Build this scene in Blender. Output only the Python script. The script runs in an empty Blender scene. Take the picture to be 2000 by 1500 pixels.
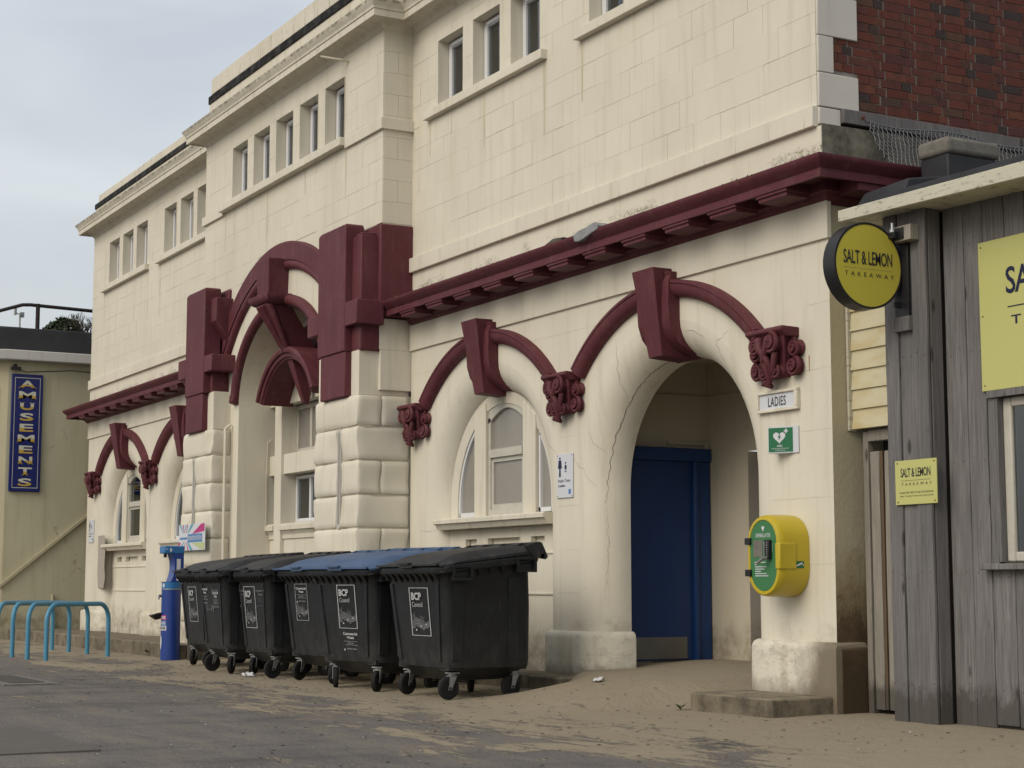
import bpy, bmesh, math, random
from mathutils import Vector, noise
R = random.Random(7)
rad = math.radians
scene = bpy.context.scene

# ------------------------------------------------------------------ camera
PITCH, YAW = 0.116044, 0.503613
cam_d = bpy.data.cameras.new('camera'); cam = bpy.data.objects.new('camera', cam_d)
scene.collection.objects.link(cam); scene.camera = cam
cam.location = (0, -8.8, 1.07)
fwd = Vector((-math.cos(YAW)*math.cos(PITCH), math.sin(YAW)*math.cos(PITCH), math.sin(PITCH)))
cam.rotation_euler = fwd.to_track_quat('-Z', 'Y').to_euler()
cam_d.sensor_width = 36; cam_d.lens = 3380/2000*36
cam_d.clip_start = 0.1; cam_d.clip_end = 2000
# ------------------------------------------------------------------ world
w = bpy.data.worlds.new('World'); scene.world = w; w.use_nodes = True
nt = w.node_tree; nt.nodes.clear()
def wn(t, **k):
    n = nt.nodes.new(t)
    for a, b in k.items(): setattr(n, a, b)
    return n
SUN_EL, SUN_AZ = rad(38), rad(166)      # azimuth of the sun measured from +Y clockwise
out = wn('ShaderNodeOutputWorld'); bg = wn('ShaderNodeBackground'); bg.inputs['Strength'].default_value = 0.12
sky = wn('ShaderNodeTexSky', sky_type='NISHITA'); sky.sun_disc = False
sky.sun_elevation = SUN_EL; sky.sun_rotation = SUN_AZ; sky.dust_density = 5.0; sky.air_density = 1.3
tc = wn('ShaderNodeTexCoord'); mp = wn('ShaderNodeMapping'); mp.inputs['Scale'].default_value = (1, 1, 2.6)
ns = wn('ShaderNodeTexNoise'); ns.inputs['Scale'].default_value = 4.2; ns.inputs['Detail'].default_value = 4; ns.inputs['Roughness'].default_value = .45
ns.inputs['Distortion'].default_value = .4
cr = wn('ShaderNodeValToRGB')
cr.color_ramp.elements[0].position = .36; cr.color_ramp.elements[0].color = (2.8, 2.92, 3.1, 1)
cr.color_ramp.elements[1].position = .66; cr.color_ramp.elements[1].color = (3.65, 3.75, 3.8, 1)
mx = wn('ShaderNodeMix', data_type='RGBA'); mx.inputs['Factor'].default_value = .78
nt.links.new(tc.outputs['Generated'], mp.inputs['Vector']); nt.links.new(mp.outputs[0], ns.inputs['Vector'])
nt.links.new(ns.outputs['Fac'], cr.inputs[0]); nt.links.new(sky.outputs[0], mx.inputs[6]); nt.links.new(cr.outputs[0], mx.inputs[7])
nt.links.new(mx.outputs[2], bg.inputs['Color']); nt.links.new(bg.outputs[0], out.inputs['Surface'])
# ------------------------------------------------------------------ sun (overcast: weak, very soft)
sd = bpy.data.lights.new('sun', 'SUN'); so = bpy.data.objects.new('sun', sd); scene.collection.objects.link(so)
sd.energy = 0.75; sd.angle = rad(40); sd.color = (1, .93, .82)
sdir = Vector((math.sin(SUN_AZ)*math.cos(SUN_EL), math.cos(SUN_AZ)*math.cos(SUN_EL), math.sin(SUN_EL)))
so.rotation_euler = (-sdir).to_track_quat('-Z', 'Y').to_euler(); so.location = (-20, -20, 30)
vs = scene.view_settings
vs.view_transform = 'Standard'; vs.look = 'None'; vs.gamma = 1; vs.exposure = 0.86; vs.use_curve_mapping = False
scene.render.engine = 'CYCLES'

# ================================================================== materials
def material(name, base=(.5,.5,.5), rough=.7, spec=.3, metal=0, build=None):
    m = bpy.data.materials.new(name); m.use_nodes = True
    t = m.node_tree; p = t.nodes['Principled BSDF']
    p.inputs['Base Color'].default_value = (*base, 1); p.inputs['Roughness'].default_value = rough
    p.inputs['Specular IOR Level'].default_value = spec; p.inputs['Metallic'].default_value = metal
    if build: build(N(t), p)
    return m
class N:
    """small node helper"""
    def __init__(s, t): s.t = t
    def node(s, ty, **k):
        n = s.t.nodes.new(ty)
        for a, b in k.items(): setattr(n, a, b)
        return n
    def link(s, a, b): s.t.links.new(a, b)
    def pos(s): return s.node('ShaderNodeNewGeometry').outputs['Position']
    def obj(s): return s.node('ShaderNodeTexCoord').outputs['Object']
    def rnd(s): return s.node('ShaderNodeObjectInfo').outputs['Random']
    def map(s, v, scale=(1,1,1), loc=(0,0,0), rot=(0,0,0)):
        n = s.node('ShaderNodeMapping'); s.link(v, n.inputs[0]); n.inputs['Scale'].default_value = scale
        n.inputs['Location'].default_value = loc; n.inputs['Rotation'].default_value = rot; return n.outputs[0]
    def noise(s, v, scale, detail=4, rough=.5, dist=0):
        n = s.node('ShaderNodeTexNoise'); s.link(v, n.inputs['Vector']); n.inputs['Scale'].default_value = scale
        n.inputs['Detail'].default_value = detail; n.inputs['Roughness'].default_value = rough; n.inputs['Distortion'].default_value = dist
        return n.outputs['Fac']
    def voro(s, v, scale, feature='F1'):
        n = s.node('ShaderNodeTexVoronoi', feature=feature); s.link(v, n.inputs['Vector']); n.inputs['Scale'].default_value = scale
        return n.outputs['Distance']
    def ramp(s, v, stops):
        n = s.node('ShaderNodeValToRGB'); e = n.color_ramp.elements
        while len(e) < len(stops): e.new(.5)
        for i, (p, c) in enumerate(stops):
            e[i].position = p; e[i].color = (c, c, c, 1) if isinstance(c, (int, float)) else (*c, 1)
        s.link(v, n.inputs[0]); return n.outputs[0]
    def mix(s, f, a, b, mode='MIX'):
        n = s.node('ShaderNodeMix', data_type='RGBA', blend_type=mode); n.clamp_result = False
        if isinstance(f, (int, float)): n.inputs[0].default_value = f
        else: s.link(f, n.inputs[0])
        for i, x in ((6, a), (7, b)):
            if isinstance(x, tuple): n.inputs[i].default_value = (*x, 1)
            else: s.link(x, n.inputs[i])
        return n.outputs[2]
    def math(s, op, a, b=0.0, c=None):
        n = s.node('ShaderNodeMath', operation=op)
        for i, x in enumerate((a, b, c)):
            if x is None: continue
            if isinstance(x, (int, float)): n.inputs[i].default_value = x
            else: s.link(x, n.inputs[i])
        return n.outputs[0]
    def sep(s, v):
        n = s.node('ShaderNodeSeparateXYZ'); s.link(v, n.inputs[0]); return n.outputs
    def bump(s, h, p, strength=.3, dist=.01):
        n = s.node('ShaderNodeBump'); n.inputs['Strength'].default_value = strength; n.inputs['Distance'].default_value = dist
        s.link(h, n.inputs['Height']); s.link(n.outputs[0], p.inputs['Normal'])

CREAM = (.645, .61, .51)
def cream_build(base=CREAM, cracks=True, stain=.5, foot=True, blocks=False):
    def f(n, p):
        P = n.pos(); z = n.sep(P)[2]
        a = n.noise(P, .9, 5, .6); c = n.mix(n.ramp(a, [(.3, 0), (.75, 1)]), tuple(x*.93 for x in base), tuple(min(1, x*1.04) for x in base))
        st = n.noise(n.map(P, (5, 5, .35)), 1.6, 4, .6)                   # rain streaks running down
        c = n.mix(n.math('MULTIPLY', n.ramp(st, [(.52, 0), (.78, 1)]), stain*.45), c, (.30, .26, .15))
        yb = n.noise(n.map(P, (1.2, 1.2, .8), (4, 1, 2)), 1.1, 3)
        c = n.mix(n.math('MULTIPLY', n.ramp(yb, [(.5, 0), (.72, 1)]), stain*.20), c, (.46, .39, .25))
        sp = n.noise(P, 38, 2, .6)
        c = n.mix(n.math('MULTIPLY', n.ramp(sp, [(.70, 0), (.76, 1)]), .25), c, (.12, .1, .07))
        if blocks:
            r = n.rnd(); c = n.mix(n.math('MULTIPLY', r, .10), c, (.40, .36, .27))
        h = n.noise(P, 30, 4, .6)
        hb = n.math('ADD', n.math('MULTIPLY', h, .4), n.noise(P, 3.5, 3))
        if foot:                                                          # splashed dirt rising from the ground
            g = n.math('ADD', z, n.math('MULTIPLY', n.noise(P, 2.5, 5, .7), -.9))
            c = n.mix(n.math('MULTIPLY', n.ramp(g, [(-.1, .7), (.30, 0)]), n.ramp(n.noise(P, 6, 5, .7), [(.35, .15), (.65, 1)])), c, (.16, .12, .07))
        if cracks:
            wv = n.node('ShaderNodeVectorMath', operation='ADD'); nn = n.node('ShaderNodeTexNoise'); n.link(P, nn.inputs[0]); nn.inputs['Scale'].default_value = 2.3; nn.inputs['Detail'].default_value = 6
            nn.inputs['Roughness'].default_value = .65
            sc = n.node('ShaderNodeVectorMath', operation='SCALE'); n.link(nn.outputs['Color'], sc.inputs[0]); sc.inputs['Scale'].default_value = .55
            n.link(P, wv.inputs[0]); n.link(sc.outputs[0], wv.inputs[1])
            v = n.voro(wv.outputs[0], .5, 'DISTANCE_TO_EDGE')
            line = n.ramp(v, [(0.0, 1), (.0022, 0)])
            mask = n.ramp(n.noise(n.map(P, (1,1,1), (3, 7, 1)), 1.1, 2), [(.56, 0), (.62, 1)])
            k = n.math('MULTIPLY', line, mask)
            c = n.mix(n.math('MULTIPLY', k, .75), c, (.10, .075, .05))
        n.link(c, p.inputs['Base Color'])
        n.bump(hb, p, .22, .012)
        n.link(n.ramp(a, [(.2, .62), (.8, .8)]), p.inputs['Roughness'])
    return f
M = {}
M['cream'] = material('cream_render', build=cream_build(cracks=False, stain=.7))
M['creamblock'] = material('cream_stone', build=cream_build(cracks=False, stain=.6, foot=False, blocks=True))
def corn(n, p):
    P = n.pos(); cream_build(base=(.61, .575, .48), cracks=False, stain=1.1, foot=False)(n, p); src = p.inputs['Base Color'].links[0].from_socket
    s = n.sep(P); top = n.ramp(n.math('ABSOLUTE', n.math('SUBTRACT', s[2], 7.985)), [(.0, 1), (.035, .0)])
    k = n.math('MULTIPLY', top, n.ramp(n.noise(P, 7, 6, .8), [(.45, 0), (.56, .9)]))
    hi = n.math('MULTIPLY', n.ramp(n.math('MULTIPLY', n.math('SUBTRACT', s[2], 7.7), 1.0), [(0, 0), (.1, 1)]), n.ramp(n.noise(n.map(P, (3, 3, 2), (2, 2, 2)), 3.4, 6, .8), [(.58, 0), (.68, .5)]))
    n.link(n.mix(n.math('MAXIMUM', k, hi), src, (.12, .105, .075)), p.inputs['Base Color'])
M['creamtop'] = material('cream_cornice_paint', build=corn)
M['joint'] = material('painted_joint', build=cream_build(base=(.47, .43, .335), cracks=False, stain=.3, foot=False))
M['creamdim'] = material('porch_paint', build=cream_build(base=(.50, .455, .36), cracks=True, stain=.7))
def lichen(n, p):
    P = n.pos(); cream_build(base=CREAM, cracks=False, stain=.6, foot=False)(n, p)
    src = p.inputs['Base Color'].links[0].from_socket
    xs = n.sep(P)
    g = n.math('ADD', n.noise(n.map(P, (1.1, 1, 3)), 1.7, 5, .75), n.math('MULTIPLY', n.math('SUBTRACT', 4.62, xs[2]), 1.2))
    sp = n.ramp(n.noise(P, 60, 3, .8), [(.44, 0), (.55, 1)])
    c = n.mix(n.math('MULTIPLY', n.ramp(g, [(.52, 0), (.68, .85)]), sp), src, (.13, .12, .06))
    n.link(c, p.inputs['Base Color'])
M['creamlichen'] = material('lichen_stained_paint', build=lichen)
def maroon(n, p):
    P = n.pos(); a = n.noise(P, 1.3, 5, .6)
    c = n.mix(n.ramp(a, [(.3, 0), (.7, 1)]), (.088, .021, .028), (.118, .032, .041))
    st = n.noise(n.map(P, (7, 7, .8)), 2, 3)
    c = n.mix(n.math('MULTIPLY', n.ramp(st, [(.55, 0), (.8, 1)]), .35), c, (.19, .10, .10))
    c = n.mix(n.math('MULTIPLY', n.ramp(n.noise(P, 9, 6, .8), [(.60, 0), (.72, 1)]), .45), c, (.045, .014, .016))
    c = n.mix(n.math('MULTIPLY', n.ramp(n.noise(n.map(P, (1, 1, 1), (7, 3, 2)), 2.2, 6, .75), [(.52, 0), (.70, 1)]), .30), c, (.17, .085, .085))
    c = n.mix(n.ramp(n.noise(n.map(P, (1, 1, 1), (1, 9, 2)), 24, 5, .8), [(.68, 0), (.74, .6)]), c, (.30, .26, .22))
    c = n.mix(n.math('MULTIPLY', n.ramp(n.noise(n.map(P, (16, 16, 1.1), (3, 3, 3)), 1.4, 4, .7), [(.58, 0), (.72, 1)]), .38), c, (.05, .02, .02))
    c = n.mix(n.math('MULTIPLY', n.ramp(n.noise(n.map(P, (9, 9, 2), (5, 1, 8)), 2.1, 5, .8), [(.66, 0), (.70, 1)]), .25), c, (.32, .22, .20))
    n.link(c, p.inputs['Base Color']); n.bump(n.math('ADD', n.noise(P, 22, 4, .6), n.math('MULTIPLY', n.noise(P, 5, 3), .8)), p, .3, .012)
M['maroon'] = material('maroon_paint', rough=.62, spec=.25, build=maroon)
def soffit(n, p):
    P = n.pos(); maroon(n, p); src = p.inputs['Base Color'].links[0].from_socket
    c = n.mix(n.ramp(n.noise(P, 5, 5, .75), [(.45, 0), (.65, .8)]), src, (.045, .05, .022)); n.link(c, p.inputs['Base Color'])
M['soffit'] = material('algae_maroon', rough=.8, build=soffit)
def simple(col, amt=.12, scale=6, bump=.1, dark=(.03,.03,.03)):
    def f(n, p):
        P = n.obj(); a = n.noise(P, scale, 5, .65)
        c = n.mix(n.math('MULTIPLY', n.ramp(a, [(.4, 0), (.75, 1)]), amt*3), col, tuple(min(1, x*(1-amt*1.5)) for x in col))
        c = n.mix(n.math('MULTIPLY', n.ramp(n.noise(P, scale*4, 4, .7), [(.62, 0), (.74, 1)]), amt), c, dark)
        n.link(c, p.inputs['Base Color'])
        if bump: n.bump(n.noise(P, scale*6, 3), p, bump, .005)
    return f
M['darkband'] = material('bituminous_band', rough=.8, build=simple((.03, .03, .028), .9, 5, .3, (.30, .24, .18)))
M['white'] = material('white_upvc', rough=.35, build=simple((.62, .63, .65), .06, 3, 0))
M['oldwhite'] = material('old_white_gloss', rough=.5, build=simple((.48, .46, .40), .18, 8, .1, (.1, .08, .05)))
def plastic(n, p):
    P = n.obj(); a = n.noise(P, 3.2, 6, .7)
    c = n.mix(n.ramp(a, [(.35, 0), (.7, 1)]), (.0052, .0062, .0078), (.0100, .0117, .0142))
    sc = n.noise(n.map(P, (14, 14, 2.2)), 3, 4, .7)
    c = n.mix(n.math('MULTIPLY', n.ramp(sc, [(.57, 0), (.74, 1)]), .38), c, (.075, .072, .066))
    z = n.sep(P)[2]
    c = n.mix(n.math('MULTIPLY', n.ramp(z, [(.3, .28), (.7, .0)]), n.ramp(n.noise(P, 7, 5), [(.4, .2), (.7, 1)])), c, (.085, .08, .072))
    n.link(c, p.inputs['Base Color']); n.link(n.ramp(a, [(.3, .42), (.7, .62)]), p.inputs['Roughness'])
    n.bump(n.noise(P, 60, 3), p, .12, .004)
M['plastic'] = material('charcoal_plastic', spec=.4, build=plastic)
def lidp(col):
    def f(n, p):
        P = n.obj(); a = n.noise(P, 4, 6, .7)
        c = n.mix(n.ramp(a, [(.35, 0), (.7, 1)]), col, tuple(x*1.5+.008 for x in col))
        c = n.mix(n.math('MULTIPLY', n.ramp(n.noise(P, 9, 5, .7), [(.55, 0), (.75, 1)]), .3), c, (.16, .14, .11))
        n.link(c, p.inputs['Base Color']); n.link(n.ramp(a, [(.3, .4), (.7, .65)]), p.inputs['Roughness'])
    return f
M['lidblack'] = material('black_lid', spec=.4, build=lidp((.010, .011, .013)))
M['lidblue'] = material('blue_lid', spec=.4, build=lidp((.038, .075, .15)))
M['rubber'] = material('rubber_tyre', rough=.85, build=simple((.014, .014, .014), .2, 20, .1, (.06, .05, .04)))
M['galv'] = material('galvanised_steel', rough=.5, metal=.7, build=simple((.34, .35, .35), .3, 14, .1, (.16, .07, .03)))
M['rust'] = material('rusty_steel', rough=.9, build=simple((.14, .05, .025), .3, 14, .2))
M['printwhite'] = material('white_print', base=(.42, .43, .44), rough=.6)
M['printghost'] = material('worn_print', base=(.13, .13, .13), rough=.7)
def timber(dark, light, sx=1.0):
    def f(n, p):
        O = n.obj(); r = n.rnd()
        cmb = n.node('ShaderNodeCombineXYZ'); n.link(n.math('MULTIPLY', r, 13.7), cmb.inputs[0]); n.link(n.math('MULTIPLY', r, 7.1), cmb.inputs[2])
        ad = n.node('ShaderNodeVectorMath', operation='ADD'); n.link(O, ad.inputs[0]); n.link(cmb.outputs[0], ad.inputs[1]); V = ad.outputs[0]
        g = n.noise(n.map(V, (26, 26, .9)), 2.4, 6, .65, .5); b = n.noise(n.map(V, (3, 3, .6)), 1.4, 4)
        c = n.mix(n.ramp(g, [(.3, 0), (.7, 1)]), dark, light)
        c = n.mix(n.math('MULTIPLY', n.ramp(b, [(.35, 0), (.7, 1)]), .45), c, tuple(x*.55 for x in dark))
        kn = n.voro(n.map(V, (4.5, 4.5, 1.6)), 1.25); c = n.mix(n.ramp(kn, [(.085, .92), (.15, 0)]), c, (.035, .028, .024))
        c = n.mix(n.math('MULTIPLY', r, .35), c, tuple(x*.7 for x in dark))
        fine = n.noise(n.map(V, (90, 90, 2.5)), 3, 3); c = n.mix(n.ramp(fine, [(.62, 0), (.72, .6)]), c, (.04, .036, .034))
        wz = n.sep(n.pos())[2]
        gg = n.math('ADD', wz, n.math('MULTIPLY', n.noise(n.map(n.pos(), (4, 4, 2)), 2.2, 6, .75), -.5))
        c = n.mix(n.ramp(gg, [(-.2, .8), (.12, 0)]), c, (.06, .054, .048))
        n.link(c, p.inputs['Base Color']); n.bump(n.math('ADD', g, n.math('MULTIPLY', fine, .6)), p, .5, .006)
    return f
M['greywood'] = material('weathered_grey_timber', rough=.85, build=timber((.108, .103, .102), (.265, .255, .252)))
M['palewood'] = material('weathered_pale_timber', rough=.85, build=timber((.21, .195, .165), (.36, .335, .29)))
M['battenwood'] = material('brown_batten', rough=.8, build=timber((.10, .065, .04), (.17, .115, .075)))
M['postwood'] = material('dark_post_timber', rough=.85, build=timber((.05, .04, .034), (.09, .075, .065)))
def fascia(n, p):
    P = n.pos(); simple((.52, .50, .40), .12, 5, .1)(n, p); src = p.inputs['Base Color'].links[0].from_socket
    k = n.math('MULTIPLY', n.ramp(n.noise(n.map(P, (3, 3, 12)), 3, 6, .8), [(.55, 0), (.62, 1)]), .7)
    n.link(n.mix(k, src, (.10, .085, .06)), p.inputs['Base Color'])
M['fascia'] = material('peeling_cream_board', rough=.6, build=fascia)
def clad(n, p):
    O = n.obj(); P = n.pos(); base = n.mix(n.ramp(n.noise(n.map(P, (2, 2, 6)), 2, 3), [(.4, 0), (.75, 1)]), (.56, .52, .36), (.50, .41, .22))
    n.link(base, p.inputs['Base Color'])
M['clad'] = material('stained_cream_board', rough=.45, build=clad)
def brickm(n, p):
    r = n.rnd(); P = n.pos()
    c = n.ramp(r, [(0, (.105, .030, .020)), (.25, (.125, .038, .026)), (.45, (.100, .034, .03)), (.6, (.145, .052, .03)), (.74, (.085, .030, .028)), (.86, (.10, .052, .032)), (.93, (.05, .034, .032)), (1, (.045, .036, .034))])
    c = n.mix(n.math('MULTIPLY', n.ramp(n.noise(P, 9, 5, .7), [(.45, 0), (.7, 1)]), .6), c, (.035, .025, .024))
    n.link(c, p.inputs['Base Color']); n.bump(n.noise(P, 60, 4), p, .5, .006)
M['brick'] = material('old_red_brick', rough=.9, build=brickm)
M['mortar'] = material('lime_mortar', rough=.95, build=simple((.24, .215, .19), .25, 12, .3))
M['quoin'] = material('quoin_paint', rough=.7, build=cream_build(base=(.56, .535, .48), cracks=False, stain=.5, foot=False))
def blackstain(n, p):
    P = n.pos(); a = n.noise(P, 4, 6, .75)
    n.link(n.mix(n.ramp(a, [(.35, 0), (.65, 1)]), (.045, .045, .034), (.19, .18, .14)), p.inputs['Base Color']); n.bump(a, p, .4, .02)
M['stain'] = material('blackened_render', rough=.95, build=blackstain)
M['felt'] = material('roof_felt', rough=.6, build=simple((.026, .026, .03), .3, 5, .3, (.09, .09, .09)))
M['concrete'] = material('rough_concrete', rough=.95, build=simple((.17, .16, .14), .3, 9, .5, (.05, .045, .035)))
def slabm(n, p):
    P = n.pos(); a = n.noise(P, 4, 6, .75)
    c = n.mix(n.ramp(a, [(.3, 0), (.6, 1)]), (.055, .048, .038), (.20, .17, .12))
    nz = n.sep(n.node('ShaderNodeNewGeometry').outputs['Normal'])[2]
    k = n.math('MULTIPLY', n.ramp(nz, [(.4, 0), (.8, 1)]), n.ramp(n.noise(P, 3, 4, .7), [(.40, 0), (.6, .85)]))
    n.link(n.mix(k, c, (.25, .21, .145)), p.inputs['Base Color']); n.bump(n.noise(P, 30, 5, .7), p, .6, .01)
M['slab'] = material('stained_concrete', rough=.95, build=slabm)
def plinth(n, p):
    P = n.pos(); cream_build(base=tuple(x*.95 for x in CREAM), cracks=True, stain=1.1, foot=False)(n, p); src = p.inputs['Base Color'].links[0].from_socket
    s = n.sep(P)
    near = n.math('ADD', n.math('MULTIPLY', n.math('ADD', s[0], 11.25), 1.5), n.math('MULTIPLY', n.math('SUBTRACT', .5, s[2]), .6))
    g = n.math('ADD', near, n.math('MULTIPLY', n.noise(P, 5, 6, .75), .7))
    c = n.mix(n.ramp(g, [(.50, 0), (1.05, .9)]), src, (.13, .105, .07))
    mot = n.math('MULTIPLY', n.ramp(n.noise(n.map(P, (1, 1, 1.6)), 7, 7, .8), [(.48, 0), (.66, .75)]), n.ramp(n.noise(P, 1.3, 2), [(.35, .25), (.6, 1)]))
    c = n.mix(mot, c, (.24, .20, .145)); c = n.mix(n.ramp(n.math('ADD', s[2], n.math('MULTIPLY', n.noise(P, 6, 5, .7), -.25)), [(.05, .8), (.22, 0)]), c, (.15, .12, .085))
    n.link(c, p.inputs['Base Color'])
M['plinth'] = material('dirty_plinth', build=plinth)
def sidestain(n, p):
    P = n.pos(); s = n.sep(P); a = n.noise(P, 5, 6, .75)
    g = n.math('ADD', s[2], n.math('MULTIPLY', a, -.9))
    c = n.ramp(g, [(0.0, (.060, .042, .024)), (.30, (.10, .07, .04)), (.55, (.26, .21, .12)), (1.0, (.44, .40, .28))])
    n.link(c, p.inputs['Base Color']); n.bump(n.noise(P, 20, 5, .7), p, .5, .012)
M['sidestain'] = material('mould_stained_render', rough=.9, build=sidestain)
def glassm(n, p):
    t = n.t; t.nodes.remove(p); o = [x for x in t.nodes if x.type == 'OUTPUT_MATERIAL'][0]
    g = n.node('ShaderNodeBsdfGlossy'); g.inputs['Roughness'].default_value = .03; g.inputs['Color'].default_value = (.9, .93, .95, 1)
    tr = n.node('ShaderNodeBsdfTransparent'); tr.inputs['Color'].default_value = (.72, .76, .76, 1)
    fr = n.node('ShaderNodeFresnel'); fr.inputs['IOR'].default_value = 2.1
    m = n.node('ShaderNodeMixShader'); n.link(fr.outputs[0], m.inputs[0]); n.link(tr.outputs[0], m.inputs[1]); n.link(g.outputs[0], m.inputs[2]); n.link(m.outputs[0], o.inputs['Surface'])
M['glass'] = material('window_glass', build=glassm)
M['frost'] = material('obscured_glass', rough=.28, spec=.6, build=simple((.25, .235, .205), .14, 2.2, .05, (.13, .1, .09)))
M['curtain'] = material('grey_curtain', rough=.9, build=simple((.24, .25, .25), .15, 3, 0))
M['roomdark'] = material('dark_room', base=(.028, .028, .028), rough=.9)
M['bluedoor'] = material('blue_gloss_paint', rough=.42, spec=.4, build=simple((.010, .036, .13), .15, 3, .05, (.05, .05, .06)))
M['blueframe'] = material('blue_frame_paint', rough=.42, spec=.4, build=simple((.012, .045, .155), .2, 5, .05, (.09, .08, .07)))
M['steel'] = material('scuffed_kickplate', rough=.4, metal=.6, build=simple((.20, .195, .17), .2, 6, .05))
M['yellow'] = material('yellow_plastic', rough=.35, spec=.45, build=simple((.48, .37, .022), .06, 5, .03, (.12, .09, .02)))
M['green'] = material('green_door_print', rough=.4, build=simple((.045, .17, .065), .08, 5, 0))
M['aedgreen'] = material('safety_green', base=(.012, .13, .055), rough=.4)
M['signwhite'] = material('sign_white', rough=.4, build=simple((.56, .58, .62), .04, 4, 0))
M['lemon'] = material('lemon_sign_face', rough=.45, build=simple((.47, .47, .17), .03, 3, 0))
M['lemonround'] = material('lemon_round_face', rough=.35, build=simple((.48, .42, .06), .03, 3, 0))
M['navy'] = material('navy_print', base=(.014, .016, .05), rough=.5)
M['blacksign'] = material('black_metal', rough=.4, build=simple((.016, .016, .018), .1, 5, 0))
M['dark'] = material('dark_lettering', base=(.03, .03, .035), rough=.5)
M['rack'] = material('pale_blue_enamel', rough=.4, build=simple((.075, .25, .38), .15, 12, .05, (.05, .03, .02)))
M['bluestn'] = material('royal_blue_shell', rough=.32, spec=.5, build=simple((.014, .045, .23), .12, 4, 0, (.1, .1, .15)))
M['bluelight'] = material('sky_blue_shell', rough=.35, build=simple((.03, .15, .36), .08, 4, 0))
M['magenta'] = material('magenta_print', base=(.42, .03, .17), rough=.5)
M['teal'] = material('teal_print', base=(.07, .30, .40), rough=.5)
M['lime'] = material('lime_print', base=(.44, .50, .24), rough=.5)
M['skyprint'] = material('blue_print', base=(.07, .20, .42), rough=.5)
M['amuse'] = material('olive_cream_render', build=cream_build(base=(.50, .475, .335), cracks=True, stain=.9))
M['amusel'] = material('pale_cream_render', build=cream_build(base=(.46, .42, .29), cracks=False, stain=.7))
M['amusedark'] = material('dark_parapet', rough=.9, build=simple((.035, .038, .042), .25, 3, .2, (.09, .09, .09)))
M['whitewash'] = material('weathered_white_edge', rough=.8, build=cream_build(base=(.42, .42, .41), cracks=False, stain=.9, foot=False))
M['signblue'] = material('sign_blue', rough=.35, build=simple((.010, .018, .13), .1, 3, 0))
M['gold'] = material('gold_lettering', base=(.50, .34, .07), rough=.4)
M['lettercream'] = material('cream_lettering', base=(.55, .55, .48), rough=.4)
M['railing'] = material('rusty_black_rail', rough=.7, build=simple((.03, .022, .02), .4, 20, .1, (.1, .04, .02)))
M['leaf'] = material('dark_foliage', rough=.7, build=simple((.035, .05, .022), .3, 3, 0))
M['bark'] = material('bare_twigs', rough=.9, build=simple((.07, .06, .05), .2, 8, 0))
M['litter'] = material('crumpled_paper', base=(.5, .5, .5), rough=.8)
M['litterdark'] = material('dead_leaf_brown', base=(.06, .04, .025), rough=.9)
M['exposed'] = material('exposed_concrete_patch', rough=.95, build=simple((.36, .33, .29), .2, 14, .5, (.12, .06, .04)))
M['cable'] = material('cable_black', base=(.02, .02, .02), rough=.6)
M['crackdark'] = material('open_crack', base=(.055, .04, .028), rough=.95)
M['rustrun'] = material('rust_run', base=(.30, .13, .05), rough=.9)
M['runmark'] = material('weather_run', build=cream_build(base=(.55, .50, .36), cracks=False, stain=1, foot=False))
M['lead'] = material('grey_mortar_repair', rough=.9, build=simple((.27, .28, .29), .3, 9, .5))
M['moss'] = material('olive_moss', rough=.95, build=simple((.12, .10, .035), .4, 9, 0))
M['weedleaf'] = material('weed_leaf', rough=.7, build=simple((.05, .075, .02), .3, 9, 0))
M['wire'] = material('galvanised_wire', rough=.6, metal=.1, base=(.17, .18, .20))
M['iron'] = material('cast_iron_cover', rough=.9, build=simple((.105, .095, .085), .2, 12, .4, (.16, .12, .09)))
def paved(n, p):
    P = n.pos(); a = n.noise(P, 5, 6, .75)
    c = n.mix(n.ramp(a, [(.3, 0), (.65, 1)]), (.075, .062, .05), (.21, .175, .12)); n.link(c, p.inputs['Base Color']); n.bump(n.noise(P, 25, 5, .7), p, .5, .01)
M['paved'] = material('sandy_concrete', rough=.95, build=paved)

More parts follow.
